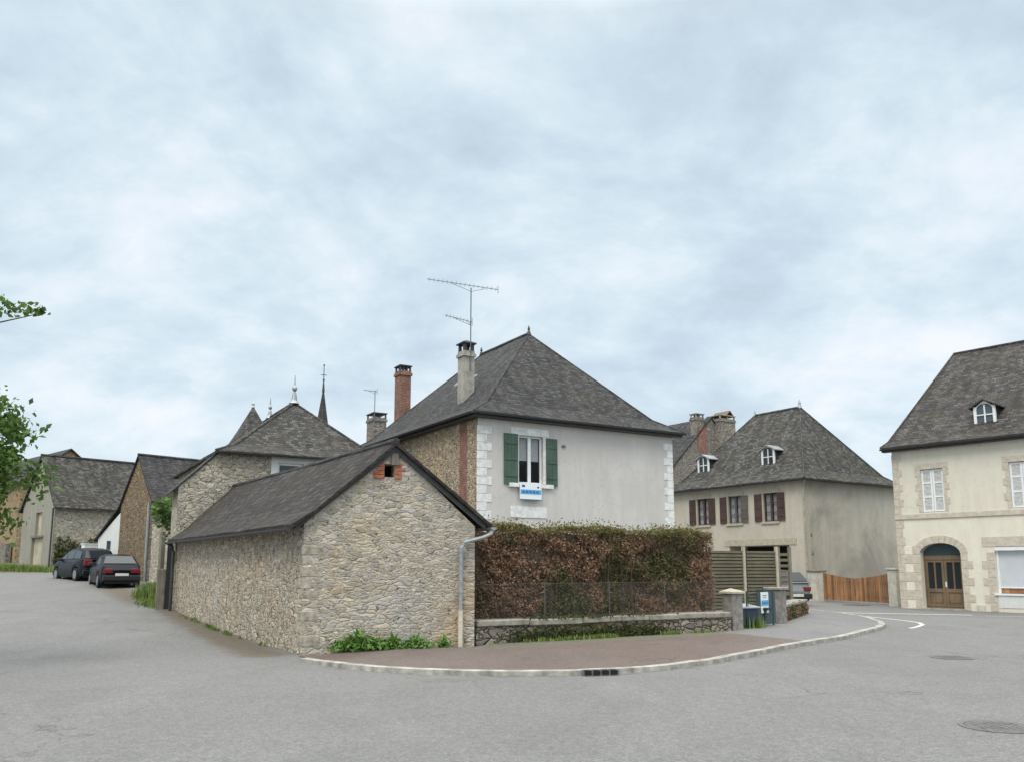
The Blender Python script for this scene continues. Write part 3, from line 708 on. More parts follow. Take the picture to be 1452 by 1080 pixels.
# ------------------------------------------------------------------ main house, grey render with white quoins
mh = thing('corner_house', 'grey rendered house with white corner stones and tall slate hip roof behind the hedge', 'house', (-1.15, 28, 0), 31.1)
WD, LN, EH = 8.64, 12.0, 6.72
wn = (1.62, 2.62, 4.48, 6.16, .2)
mw_ = MB(); wall(mw_, S, 0, WD, -.2, EH, [wn])
mw_.poly((WD,0,-.2), (WD,LN,-.2), (WD,LN,EH), (WD,0,EH)); mw_.poly((0,LN,-.2), (0,LN,EH), (WD,LN,EH), (WD,LN,-.2))
mw_.build('wall', M['coat_grey'], mh)
ms = MB(); wall(ms, W_, 0, LN, -.2, EH); ms.build('stone_side_wall', M['stone_house'], mh)
MB().fbox(W_, .78, 1.32, 2.0, 6.68, -.02, .006).build('brick_patch', M['brickwork'], mh)
def quoins(parent, fr, u0, dirn, z0, z1, m, wa=.52, wb=.36, h=.31, n0=-.05, n1=.018, name='quoin', gapv=.008, side=None):
    mb = MB(); z = z0; k = 0
    while z+h <= z1+.02:
        wv = wa if k % 2 else wb
        a, b = (u0, u0+wv) if dirn > 0 else (u0-wv, u0)
        mb.fbox(fr, a, b, z+gapv, z+h-gapv, n0, n1); z += h; k += 1
    return mb.build(name, m, parent, bevel=.006)
quoins(mh, S, -.018, 1, .0, 6.6, M['quoin_white'], .55, .36, .29)
quoins(mh, S, WD+.018, -1, .0, 6.5, M['quoin_white'], .46, .3, .29)
window(mh, S, wn[0], wn[1], wn[2], wn[3], .17, M['white'], M['glass_clear'], 2, 1, .06, .12, M['curtain_or_reflection'], .45)  # pale half-height sheet added to imitate sky reflected in the upper glass
shutter(mh, S, 1.0, 1.56, 4.42, 6.18, M['green'], .03); shutter(mh, S, 2.74, 3.2, 4.42, 6.12, M['green'], .03)
sur = MB().fbox(S, 1.3, 2.86, 6.165, 6.42, -.02, .02)
sur.fbox(S, 1.565, 1.615, 4.5, 6.16, -.02, .015).fbox(S, 2.625, 2.73, 4.5, 6.16, -.02, .015)
sur.build('window_surround', M['quoin_white'], mh)
MB().fbox(S, 1.2, 3.0, 4.34, 4.475, -.02, .1).build('sill', M['quoin_white'], mh)
MB().fbox(S, 1.28, 2.75, 3.3, 3.68, -.02, .025).build('lower_lintel', M['quoin_white'], mh)
MB().fbox(S, 3.42, 3.56, 5.86, 5.93, 0, .06).build('bracket', M['iron'], mh)
planes, hips = hip_roof(0, WD, 0, LN, .34, 6.80, (4.32, 3.6), (4.32, 7.6), 11.02, .2, .62)
MB().slab(planes, .1).build('roof', M['slate_old'], mh, sub=3, jit=.03)
cp = MB()
for h_ in hips: cp.tube([(p[0], p[1], p[2]-.01) for p in h_], .04, 6)
cp.tube([(4.32, 3.6, 11.03), (4.32, 7.6, 11.03)], .075, 6); cp.build('ridge_cap', M['slate_old'], mh)
for yy in (3.6, 7.6): MB().lathe((4.32, yy, 10.98), [(.1, 0), (.06, .14), (.035, .2), (.055, .25), (.04, .31), (.01, .4)], 10).build('finial', M['zinc_dark'], mh)
gutter(mh, (-.36, -.4, 6.76), (WD+.36, -.4, 6.76), M['zinc_dark'], .07); gutter(mh, (-.4, LN+.3, 6.76), (-.4, -.36, 6.76), M['zinc_dark'], .07)
MB().box(-.3, WD+.3, -.29, .0, 6.62, 6.70).box(-.29, .0, .0, LN, 6.62, 6.70).build('soffit', M['zinc_dark'], mh)
def chimney(parent, x, y, w_, d_, z0, z1, m, capm, cowl=None, capn=4):
    mb = MB().box(x-w_/2, x+w_/2, y-d_/2, y+d_/2, z0, z1-.22).box(x-w_/2-.05, x+w_/2+.05, y-d_/2-.05, y+d_/2+.05, z1-.22, z1-.1).box(x-w_/2-.01, x+w_/2+.01, y-d_/2-.01, y+d_/2+.01, z1-.1, z1)
    c = mb.build('chimney', m, parent)
    k = MB()
    if cowl:
        for sx in (-1, 1):
            for sy in (-1, 1):
                px_, py_ = x+sx*(w_/2-.06), y+sy*(d_/2-.06); k.box(px_-.05, px_+.05, py_-.05, py_+.05, z1+.003, z1+cowl)
        e = w_/2+.06; g = d_/2+.06; zt = z1+cowl
        k.box(x-e, x+e, y-g, y+g, zt, zt+.05)
        k.poly((x-e,y-g,zt+.05),(x+e,y-g,zt+.05),(x,y,zt+.2)); k.poly((x+e,y-g,zt+.05),(x+e,y+g,zt+.05),(x,y,zt+.2)); k.poly((x+e,y+g,zt+.05),(x-e,y+g,zt+.05),(x,y,zt+.2)); k.poly((x-e,y+g,zt+.05),(x-e,y-g,zt+.05),(x,y,zt+.2))
        k.build('cowl', capm, c)
    else:
        for i in range(capn):
            u = -w_/2+.03+(w_-.06)*i/(capn-1); 
            for sy in (-1, 1): k.box(x+u-.03, x+u+.03, y+sy*(d_/2-.07)-.05, y+sy*(d_/2-.07)+.05, z1+.003, z1+.2)
        k.box(x-w_/2-.04, x+w_/2+.04, y-d_/2-.04, y+d_/2+.04, z1+.203, z1+.26); k.build('chimney_cap', capm, c)
    return c
chimney(mh, 1.3, 3.35, .46, .5, 7.4, 9.8, M['concrete'], M['zinc_dark'], .28)
chimney(mh, 2.1, 11.2, .55, .62, 6.9, 10.7, M['brickwork'], M['zinc_dark'])
for (x, y, z) in ((2.75, 6.3, 9.47), (2.3, 5.1, 9.03)):
    sk = MB(); 
    sl_ = (11.02-6.8)*1.0/4.66
    for (a0, a1, b0, b1, hh) in ((-.3, .3, -.32, .32, .06),):
        c8 = []
        for hz in (0, hh):
            for dx, dy in ((a0, b0), (a1, b0), (a1, b1), (a0, b1)): c8.append((x+dx, y+dy, z+dx*.98+hz))
        i = len(sk.v); sk.v += c8
        for f in ((0,3,2,1),(4,5,6,7),(0,1,5,4),(1,2,6,5),(2,3,7,6),(3,0,4,7)): sk.f.append(tuple(i+k for k in f))
    fr_ = sk.build('skylight', M['zinc'], mh)
    g_ = MB().poly(*[(x+dx, y+dy, z+dx*.98+.064) for dx, dy in ((-.24,-.26),(.24,-.26),(.24,.26),(-.24,.26))]); g_.build('pane', M['glass_blue'], fr_)
# for-sale board below the window
sg = thing('sale_sign', 'blue and white sale board fixed below the green-shuttered window', 'sign', (-1.15+2.02*math.cos(R(31.1))+.14*math.sin(R(31.1)), 28+2.02*math.sin(R(31.1))-.14*math.cos(R(31.1)), 3.9), 31.1)
MB().box(-.44, .44, 0, .02, 0, .56).build('board', M['sign_white'], sg)
MB().box(-.42, .42, -.004, .0, .2, .36).build('band', M['sign_blue'], sg)
for bx_ in [(-.36,-.24,.44,.52), (.26,.34,.42,.48), (-.44,.44,0.0,.03)]: MB().box(bx_[0], bx_[1], -.004, 0, bx_[2], bx_[3]).build('print', M['sign_dark'], sg)
for k in range(5): MB().box(-.34+k*.14, -.25+k*.14, -.0085, -.0045, .25, .31).build('print', M['sign_dark'], sg)

# television aerials
def aerial(name, label, loc, mast, booms, bracket=None, rz=0):
    t_ = thing(name, label, 'aerial', loc, rz)
    MB().tube([(0, 0, 0), (0, 0, mast)], .022, 6).build('mast', M['aerial'], t_)
    for (z, x0, x1, dz, els, eh) in booms:
        mb = MB().tube([(x0, -.03, z+dz[0]), (x1, -.03, z+dz[1])], .014, 5)
        for k in range(els):
            f = (k+.5)/els; x = x0+(x1-x0)*f; zz_ = z+dz[0]+(dz[1]-dz[0])*f
            mb.tube([(x, -.03-eh, zz_), (x, -.03+eh, zz_)], .006, 4)
        mb.tube([(x1, -.03, z+dz[1]-.16), (x1, -.03, z+dz[1]+.16)], .01, 4)
        mb.tube([(x0+(x1-x0)*.35, -.03, z+dz[0]*.5), (0, -.02, z-.16), (x0+(x1-x0)*.82, -.03, z+dz[1]*.6)], .009, 4)
        mb.build('boom', M['aerial'], t_)
    return t_
c31, s31 = math.cos(R(31.1)), math.sin(R(31.1))
def mhw(x, y): return (-1.15+x*c31-y*s31, 28+x*s31+y*c31)
ax_, ay_ = mhw(1.33, 3.05)
aerial('television_aerial', 'tall two-boom television aerial standing on the grey chimney', (ax_, ay_, 9.0), 3.3, [(3.3, -1.7, 1.05, (.26, -.04), 16, .22), (1.95, -1.0, .05, (.2, -.03), 8, .24)], None, 8)

# house behind the main house, only its rear chimney rises above the roof
nb = thing('rear_house', 'low slate roofed house hidden behind the grey house, only its squat chimney showing', 'house', (*mhw(.8, 15.2), 0), 31.1)
mb = MB(); mb.box(0, 6.5, 0, 7, -.2, 6.0); mb.build('wall', M['stone_grey'], nb)
planes, _ = hip_roof(0, 6.5, 0, 7, .25, 6.05, (3.25, 3), (3.25, 4), 8.4); MB().slab(planes, .08).build('roof', M['slate_old'], nb)
chimney(nb, 2.95, 3.3, .75, 1.0, 7.0, 9.75, M['stone_grey'], M['zinc_dark'], None, 3)
nx_, ny_ = mhw(.8+2.6, 15.2+2.75)
aerial('television_aerial', 'thin single-boom television aerial on the squat stone chimney', (nx_, ny_, 9.2), 2.0, [(1.95, -.62, .12, (.06, -.02), 8, .2)])

# ------------------------------------------------------------------ garden wall, hedge, fence, gate
WA, WB = Vector((-.72, 17.26)), Vector((5.36, 20.97)); wdir = (WB-WA).normalized(); wang = math.degrees(math.atan2(wdir.y, wdir.x)); WL = (WB-WA).length
gwl = thing('garden_wall', 'low rough stone garden wall with mossy coping below the brown hedge', 'wall', (WA.x, WA.y, 0), wang)
MB().box(0, WL, 0, .38, -.2, .40).build('wall', M['stone_wall'], gwl, sub=4, jit=.03)
mb = MB(); u = 0
while u < WL-.05:
    l = min(WL-u, random.uniform(.8, 1.5)); dz = random.uniform(-.012, .012)
    mb.box(u+.006, u+l-.006, -.05, .43, .402+dz, .53+dz); u += l
mb.build('coping', M['cap'], gwl, bevel=.02, sub=2, jit=.015)
mb = MB()
pts = []
for (u, wd_, k) in ((1.25, .9, 260), (2.0, .8, 200), (3.0, 1.1, 520), (3.9, .8, 300), (4.6, .6, 200)):
    for _ in range(k*3): pts.append((rng.normal(u, wd_*.38), rng.uniform(-.05, .02), max(.02, rng.normal(.16, .10))))
for _ in range(1300):
    pts.append((rng.choice([1.9, 2.9, 3.1, 4.3])+rng.normal(0, .35), rng.uniform(-.07, .25), .535+rng.normal(0, .012)))
leaves('moss_tuft', pts, .05, M['leaf_ivy'], gwl, .8)

hd = thing('hedge', 'tall clipped hedge of dead brown foliage with a thin green top', 'hedge', (WA.x, WA.y, 0), wang)
HU0, HU1, HN0, HN1 = -.02, WL-.04, .46, 1.75
def htop(u): return 2.52 + .05*math.sin(u*2.3)+.03*math.sin(u*5.1+1)-.03*u/WL
P = []
def wob(u, z): return .09*mnoise.noise(Vector((u*1.6, z*1.8, 4.2)))+.05*mnoise.noise(Vector((u*5, z*5, 9.2)))
N = 56000
uu = rng.uniform(HU0, HU1, N); zz2 = rng.uniform(.35, 2.55, N)
for u, z in zip(uu, zz2):
    if z > htop(u): continue
    hole = mnoise.noise(Vector((u*1.5, z*2.4, 20.0)))
    if hole > .26 and rng.random() < .85: continue
    P.append((u, HN0+.05-wob(u, z)*1.5+abs(rng.normal(0, .09)), z))
for u, y in zip(rng.uniform(HU0, HU1, 9000), rng.uniform(HN0, HN1, 9000)): P.append((u, y, htop(u)-abs(rng.normal(0, .07))+rng.random()**9*.2+.06*mnoise.noise(Vector((u*3, y*3, 0)))))
for y, z in zip(rng.uniform(HN0, HN1, 6000), rng.uniform(.3, 2.5, 6000)): P.append((HU1-.02-abs(rng.normal(0, .07))+wob(y, z), y, z))
leaves('foliage', P, .054, M['hedge'], hd, .58, (0, -.8, .4))
mb = MB()
for k in range(130):
    u = rng.uniform(HU0+.1, HU1-.1); y = rng.uniform(HN0+.1, HN0+.5); a = rng.uniform(-.25, .25)
    mb.tube([(u, y, .0), (u+a*.5, y-.05+rng.uniform(-.05, .05), 1.1), (u+a, y-rng.uniform(0, .12), 2.3)], .014, 4, .004)
for k in range(420):
    u = rng.uniform(HU0+.1, HU1-.1); z = rng.uniform(.5, 2.4); y = HN0+.16
    mb.tube([(u, y, z), (u+rng.uniform(-.14, .14), HN0-.02+rng.uniform(-.04, .06), z+rng.uniform(.02, .2))], .006, 3, .002)
mb.build('twig', M['twig'], hd)
MB().box(HU0+.05, HU1-.15, HN0+.2, HN1-.05, .0, 2.38).build('dense_core', M['twig'], hd, sub=4, jit=.12)

wf = thing('wire_fence', 'wire mesh fence along the coping in front of the hedge', 'fence', (WA.x, WA.y, .53), wang)
mb = MB(); FH = .72; st = .075
k = -int(FH/st)-1
while k*st < WL-.25:
    for sg_ in (1, -1):
        a = k*st; u0_, z0_, u1_, z1_ = a, 0.0, a+FH, FH
        if u0_ < 0: z0_ += -u0_; u0_ = 0
        if u1_ > WL-.25: z1_ -= u1_-(WL-.25); u1_ = WL-.25
        if z1_ > z0_:
            if sg_ < 0: z0_, z1_ = FH-z0_, FH-z1_
            mb.tube([(u0_, .2, z0_+.02), (u1_, .2, z1_+.02)], .0014, 3, cap=False)
    k += 1
for z in (.03, .73): mb.tube([(0, .2, z), (WL-.25, .2, z)], .0025, 4)
mb.build('wire_mesh', M['wire'], wf)
for u in (.06, 1.8, 3.55, 5.2, WL-.3): MB().tube([(u, .21, 0), (u, .21, .76)], .011, 6).build('post', M['wire'], wf)

def pillar(label, x, y, rz, w_, h_, m, capm, capk):
    t_ = thing('gate_pillar', label, 'pillar', (x, y, 0), rz)
    MB().box(-w_/2, w_/2, -w_/2, w_/2, -.1, h_).build('shaft', m, t_, bevel=.015)
    c = w_/2+.05
    if capk == 'slope':
        mb = MB(); z0, z1 = h_+.003, h_+.05
        mb.box(-c, c, -c, c, z0, z1)
        for a, b in (((-c,-c),(c,-c)), ((c,-c),(c,c)), ((c,c),(-c,c)), ((-c,c),(-c,-c))): mb.poly((*a, z1), (*b, z1), (0, .05, z1+.08))
        mb.build('cap', capm, t_)
    else: MB().box(-c, c, -c, c, h_+.003, h_+.08).build('cap', capm, t_, bevel=.015)
    return t_
pillar('stone gate pillar with pale pointed cap at the end of the hedge', 5.50, 21.3, 31, .36, .96, M['pillar'], M['lintel'], 'slope')
pillar('grey concrete gate pillar with flat cap beside the blue-green sheet panel', 7.35, 23.75, 48, .42, .98, M['pillar'], M['cap'], 'flat')
gt = thing('metal_gate', 'dark green metal garden gate with blue-green sheet panel, standing open', 'gate', (5.98, 21.75, 0), 49)
mb = MB()
for x, z1 in ((0, 1.0), (.62, 1.05), (.98, 1.06), (1.55, 1.02)): mb.tube([(x, 0, .07), (x, 0, z1)], .022, 6)
mb.tube([(0, 0, .92), (.62, 0, .95)], .015, 6).tube([(0, 0, .2), (.62, 0, .2)], .015, 6).tube([(.62, 0, 1.02), (1.55, 0, 1.0)], .018, 6)
for k in range(1, 6): mb.tube([(k*.1, 0, .2), (k*.1, 0, .93+.004*k)], .007, 5)
mb.build('frame', M['metal_green'], gt)
MB().box(.66, 1.72, .0, .02, .12, .98).build('sheet_panel', M['sheet'], gt)
s2 = thing('sale_sign', 'upright white and blue sale board fixed on the metal gate', 'sign', (5.98+.99*math.cos(R(49))+.03*math.sin(R(49)), 21.75+.99*math.sin(R(49))-.03*math.cos(R(49)), .42), 49)
MB().box(-.2, .24, 0, .018, 0, .54).build('board', M['sign_white'], s2); MB().box(-.2, .24, -.004, 0, .19, .33).build('band', M['sign_blue'], s2)
for bx_ in [(-.12,.14,.44,.46), (-.1,.1,.39,.405), (-.14,.16,.08,.1)]: MB().box(bx_[0], bx_[1], -.004, 0, bx_[2], bx_[3]).build('print', M['sign_dark'], s2)
for k in range(4): MB().box(-.15+k*.09, -.09+k*.09, -.0085, -.0045, .24, .275).build('print', M['sign_dark'], s2)

def wheelie(label, x, y, rz, m, lidm, sc=1.0, lid_open=0):
    t_ = thing('wheelie_bin', label, 'bin', (x, y, .07), rz, 'wheelie bins by the garden gate')
    mb = MB(); b = [(-.2,-.2),(.2,-.2),(.2,.22),(-.2,.22)]; tp = [(-.26,-.26),(.26,-.26),(.26,.28),(-.26,.28)]
    h = .78*sc; V = [(*p, .06) for p in b]+[(*p, h) for p in tp]; mb.v = V
    mb.f = [(0,3,2,1),(0,1,5,4),(1,2,6,5),(2,3,7,6),(3,0,4,7),(4,5,6,7)]
    mb.box(-.28, .28, -.28, .30, h-.05, h+.002); mb.build('body', m, t_, bevel=.012)
    ld = MB(); ld.poly((-.29,-.31,h+.01),(.29,-.31,h+.01),(.29,.30,h+.07),(-.29,.30,h+.07)).poly((-.29,-.31,h-.02),(.29,-.31,h-.02),(.29,-.31,h+.01),(-.29,-.31,h+.01))
    ld.poly((-.29,-.31,h-.02),(-.29,-.31,h+.01),(-.29,.30,h+.07),(-.29,.30,h+.01)).poly((.29,-.31,h-.02),(.29,.30,h+.01),(.29,.30,h+.07),(.29,-.31,h+.01)); ld.build('lid', lidm, t_)
    for sx in (-1, 1):
        mb = MB(); i0 = len(mb.v)
        mb.tube([(sx*.2-.03, .24, .1), (sx*.2+.03, .24, .1)], .1, 12); mb.build('wheel', M['tyre'], t_)
    MB().tube([(-.22, .33, h-.02), (.22, .33, h-.02)], .016, 6).build('handle', m, t_)
wheelie('navy wheelie bin with pale lid rim beside the stone gate pillar', 5.97, 22.0, 20, M['bin'], M['bin_lid'], .68)
wheelie('small dark wheelie bin behind the open green gate', 6.55, 22.75, 60, M['bin_dark'], M['bin_dark'], .6)

# low moss-topped wall beyond the gate
d2 = Vector((9.85-7.55, 28.7-24.1)); L2 = d2.length
w2 = thing('low_wall', 'short low stone wall with mossy face right of the concrete gate pillar', 'wall', (7.6, 24.1, 0), math.degrees(math.atan2(d2.y, d2.x)))
MB().box(0, L2, 0, .4, -.1, .45).build('wall', M['stone_wall'], w2, sub=4, jit=.04)
MB().box(-.02, L2+.02, -.04, .44, .452, .55).build('coping', M['cap'], w2, bevel=.02)
pts = [(rng.uniform(.3, L2), rng.uniform(-.06, .0), abs(rng.normal(.2, .12))) for _ in range(1500)]
leaves('ivy', pts, .07, M['hedge'], w2, .8)

# slatted screens behind the gate
for i, (x0_, y0_, x1_, y1_, dark_) in enumerate(((7.3, 32.2, 9.02, 33.0, 0), (9.12, 33.05, 10.42, 33.4, 0), (10.5, 33.42, 10.98, 33.52, 1))):
    L3 = math.hypot(x1_-x0_, y1_-y0_)
    t_ = thing('slat_screen', ['weathered horizontal slat screen directly beside the hedge end', 'weathered horizontal slat screen between the two pale posts', 'narrow open slat screen with dark gaps next to the parked silver car'][i], 'screen', (x0_, y0_, 0), math.degrees(math.atan2(y1_-y0_, x1_-x0_)), 'slatted garden screens')
    mb = MB(); nsl = 17 if not dark_ else 10
    for k in range(nsl):
        z = .06+(2.28-.06)*k/nsl; hgt = (2.22/nsl)*(.7 if not dark_ else .5)
        off = random.uniform(-.006, .006)
        mb.box(.03, L3-.03, -.012+off, .012+off, z, z+hgt)
    mb.build('slats', M['fence_wood'], t_)
    if not dark_: MB().box(.03, L3-.03, .03, .04, .02, 2.2).build('backing', M['trim'], t_)
    for x in ((0.0, L3) if i != 1 else (L3,)):
        MB().box(x-.05, x+.05, -.06, .06, -.1, 2.42).build('post', M['lintel'] if i < 2 else M['old_wood'], t_)

# ------------------------------------------------------------------ gate house (beige render, brown shutters)
gh = thing('shuttered_house', 'beige rendered house with brown shutters, two dormers and big slate hip roof', 'house', (14.49, 41.65, 0), 34)
GW, GL, GE = 8.0, 9.3, 5.92
S, W_ = FS(), FW()
wins = [(1.62, 2.46, 3.98, 5.40), (3.95, 4.75, 3.98, 5.40), (6.25, 7.05, 3.98, 5.40)]
wins = [(1.62, 2.52, 3.95, 5.42, .2), (3.98, 4.90, 3.95, 5.42, .2), (6.28, 7.18, 3.95, 5.42, .2)]
gar = (1.0, 4.9, -.1, 2.72, 1.6)
mb = MB(); wall(mb, W_, 0, GL, -.2, GE, wins+[gar]); mb.poly(W_(.9, -.1, -1.6), W_(5, -.1, -1.6), W_(5, 2.8, -1.6), W_(.9, 2.8, -1.6))
mb.poly((0,GL,-.2),(GW,GL,-.2),(GW,GL,GE),(0,GL,GE)); mb.poly((GW,0,-.2),(GW,GL,-.2),(GW,GL,GE),(GW,0,GE)); mb.build('wall', M['coat_house'], gh)
mb = MB(); wall(mb, S, 0, GW, -.2, GE); mb.build('side_wall', M['coat_side'], gh)
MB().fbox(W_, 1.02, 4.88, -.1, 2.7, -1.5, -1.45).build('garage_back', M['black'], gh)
MB().fbox(W_, .55, 5.2, 2.74, 3.06, -.02, .03).build('garage_lintel', M['lintel'], gh)
for i, (a, b, c, d, dp) in enumerate(wins):
    window(gh, W_, a, b, c, d, .16, M['brown_faded'] if i == 1 else M['brown_paint'], M['glass_clear'], 2, 3, .06, .12, M['curtain_or_reflection'])
    MB().fbox(W_, a-.2, b+.2, d+.01, d+.25, -.02, .025).build('lintel', M['lintel'], gh)
    MB().fbox(W_, a-.12, b+.12, c-.12, c-.01, -.02, .07).build('sill', M['lintel'], gh)
    wdt = .46
    shutter(gh, W_, a-wdt-.03, a-.02, c+.02, d-.02, M['brown_paint'] if i != 1 else M['brown_faded'], .03, 4, None if i != 1 else 'faded brown shutter')
    shutter(gh, W_, b+.06, b+wdt+.07, c+.02, d-.02, M['brown_paint'], .03)
planes, hips = hip_roof(0, GW, 0, GL, .3, 6.0, (4.0, 2.95), (4.0, 6.1), 10.5, .2, .6)
MB().slab(planes, .1).build('roof', M['slate_lichen'], gh, sub=3, jit=.035)
mb = MB()
for h_ in hips: mb.tube(h_, .05, 6)
mb.tube([(4, 2.95, 10.5), (4, 6.1, 10.5)], .07, 6); mb.build('ridge_cap', M['slate_lichen'], gh)
MB().lathe((4, 2.95, 10.46), [(.12, 0), (.07, .2), (.08, .26), (.01, .5)], 8).build('finial', M['zinc'], gh); MB().lathe((4, 6.1, 10.46), [(.09, 0), (.05, .2), (.01, .35)], 8).build('finial', M['zinc'], gh)
gutter(gh, (-.36, GL+.3, 5.94), (-.36, -.36, 5.94), M['zinc_dark'], .07); gutter(gh, (-.3, -.36, 5.94), (GW+.3, -.36, 5.94), M['zinc_dark'], .07)
MB().tube([(-.3, -.33, 5.9), (-.1, -.1, 5.6), (-.08, -.06, 5.4), (-.08, -.06, .2)], .05, 8).build('downpipe', M['concrete'], gh)
mb = MB().fbox(S, -.015, .35, .0, 5.7, -.05, .012); mb.build('corner_band', M['lintel'], gh)
z = 1.3
while z < 3.9:
    MB().fbox(S, .4, .4+random.uniform(.12, .3), z, z+.2, -.05, .01).build('exposed_quoin', M['stone_grey'], gh, bevel=.01); z += .9
def roof_x(x, w2, ov, ze, zr, fl, sg_):           # height of the W slope at local x
    a = -ov; mid = a+fl*(w2+ov); zm = ze+(zr-ze)*fl*sg_
    return ze+(x-a)/(mid-a)*(zm-ze) if x < mid else zm+(x-mid)/(w2-mid)*(zr-zm)
def dormer(parent, fr, depthfn, u, v0, v1, n_front, wd_, fm, gm, sidem, roofm, arch=True):
    """small gabled dormer: front at normal offset n_front (negative = inside the eave line)"""
    h = v1-v0; top = v1; pk = v1+.22
    sp = MB(); r_ = wd_/2
    back = depthfn
    nb_ = back(v0+.02); nt = back(top); np_ = back(pk)
    for s_ in (-1, 1):
        uu_ = u+s_*(r_-.01)
        sp.poly(fr(uu_, v0-.05, n_front-.01), fr(uu_, top, n_front-.01), fr(uu_, top, nt-.1), fr(uu_, v0-.05, min(nb_, n_front)-.1))
    sp.poly(fr(u-r_, v0-.05, n_front-.06), fr(u+r_, v0-.05, n_front-.06), fr(u+r_, top, n_front-.06), fr(u, pk, n_front-.06), fr(u-r_, top, n_front-.06))
    d_ = sp.build('dormer', sidem, parent)
    rf = MB(); e = .14; zf = top-.05; k = (pk-top)/r_
    L_ = [fr(u-r_-e, top-e*k+.05, n_front+.12), fr(u, pk+.05, n_front+.12), fr(u, pk+.05, np_-.35), fr(u-r_-e, top-e*k+.05, back(top-e*k)-.3)]
    R_ = [fr(u+r_+e, top-e*k+.05, n_front+.12), fr(u+r_+e, top-e*k+.05, back(top-e*k)-.3), fr(u, pk+.05, np_-.35), fr(u, pk+.05, n_front+.12)]
    rf.slab([L_, R_], .05); rf.build('dormer_roof', roofm, d_)
    fmb = MB(); t = .1
    fmb.fbox(fr, u-r_, u-r_+t, v0, top, n_front-.05, n_front+.03).fbox(fr, u+r_-t, u+r_, v0, top, n_front-.05, n_front+.03)
    fmb.fbox(fr, u-r_-.08, u+r_+.08, v0-.09, v0-.002, n_front-.05, n_front+.1)
    pts = [(u+(r_-t)*math.cos(a), top-.12+(r_-t)*.75*math.sin(a)) for a in np.linspace(0, math.pi, 9)]
    fmb.fprism(fr, [(u-r_+t, top-.12)]+[]+[(u-r_+t, top), (u, pk), (u+r_-t, top), (u+r_-t, top-.12)]+pts[1:-1], n_front-.05, n_front+.028)
    fmb.fbox(fr, u-.025, u+.025, v0, top+.05, n_front-.03, n_front+.015); fmb.fbox(fr, u-r_+t, u+r_-t, v0+h*.52, v0+h*.52+.045, n_front-.028, n_front+.012)
    w_ = fmb.build('window', fm, d_)
    MB().fprism(fr, [(u-r_+.05, v0), (u+r_-.05, v0), (u+r_-.05, top), (u, pk-.03), (u-r_+.05, top)], n_front-.04, n_front-.034).build('pane', gm, w_)
def backf(w2, ov, ze, zr, fl, sg_):
    def f(z):
        lo, hi = -ov, w2
        for _ in range(30):
            m_ = (lo+hi)/2
            if roof_x(m_, w2, ov, ze, zr, fl, sg_) < z: lo = m_
            else: hi = m_
        return -lo
    return f
bf = backf(4.0, .3, 6.0, 10.5, .2, .6)
for u in (2.9, 7.55): dormer(gh, W_, bf, u, 7.0, 7.85, -1.05, .86, M['white'], M['glass'], M['slate_dark'], M['zinc'])
# ------------------------------------------------------------------ wooden gate with its two pillars
ga, gb = Vector((14.86, 40.6)), Vector((16.15, 36.3)); gd = gb-ga; gl = gd.length; gang = math.degrees(math.atan2(gd.y, gd.x))
wg = thing('wooden_gate', 'orange brown wooden plank double gate between pale pillars', 'gate', (ga.x, ga.y, 0), gang)
for leaf in (0, 1):
    mb = MB(); n_ = 15; hw = gl/2
    for k in range(n_):
        a = leaf*hw+k*hw/n_; f = abs((a+hw/n_/2)/gl-.5)*2; top = 1.12+.24*f**1.5
        mb.box(a+.022, a+hw/n_-.022, -.015+random.uniform(-.006, .006), .012, .1, top)
    lf_ = mb.build('gate_leaf', M['gate_wood'], wg)
    mb = MB().box(leaf*hw+.02, leaf*hw+hw-.02, .013, .06, .25, .37).box(leaf*hw+.02, leaf*hw+hw-.02, .013, .06, .85, .97); mb.build('rail', M['gate_wood'], lf_)
MB().box(gl/2-.03, gl/2+.03, -.04, -.016, .35, 1.1).build('latch', M['iron'], wg)
pillar('pale gate pillar left of the wooden gate, against the stained house', 14.72, 41.05, gang+90, .62, 1.4, M['pale_concrete'], M['stone_grey'], 'flat')
pillar('pale gate pillar right of the wooden gate, against the cream house', 16.1, 35.6, gang+90, .5, 1.5, M['pale_concrete'], M['pale_concrete'], 'flat')

# ------------------------------------------------------------------ cream house on the right
rh = thing('cream_house', 'cream rendered house with granite trim, wooden double door and steep slate roof', 'house', (15.42, 33.8, 0), -49.5)
RW, RD, RE = 9.5, 9.0, 6.33
dor = (.86, 2.36, .02, 2.56, .32); shw = (3.55, 5.4, .66, 2.36, .25); u1w = (1.08, 1.94, 3.74, 5.42, .2); u2w = (4.27, 5.15, 3.74, 5.42, .2); u3w = (7.2, 8.05, 3.74, 5.42, .2)
mb = MB(); wall(mb, S, 0, RW, 3.68, RE, [u1w, u2w, u3w]); mb.build('upper_wall', M['coat_cream'], rh)
mb = MB(); wall(mb, S, 0, RW, -.2, 3.50, [dor, shw]); mb.poly((0,0,-.2),(0,RD,-.2),(0,RD,RE),(0,0,RE)).poly((RW,0,-.2),(RW,RD,-.2),(RW,RD,RE),(RW,0,RE)).poly((0,RD,-.2),(RW,RD,-.2),(RW,RD,RE),(0,RD,RE)); mb.build('lower_wall', M['coat_cream_low'], rh)
MB().fbox(S, -.02, RW, 3.50, 3.68, -.05, .05).build('string_course', M['quoin_beige'], rh)
MB().fbox(S, 2.8, 3.1, -.2, .22, -.05, .03).build('plinth', M['pale_concrete'], rh)
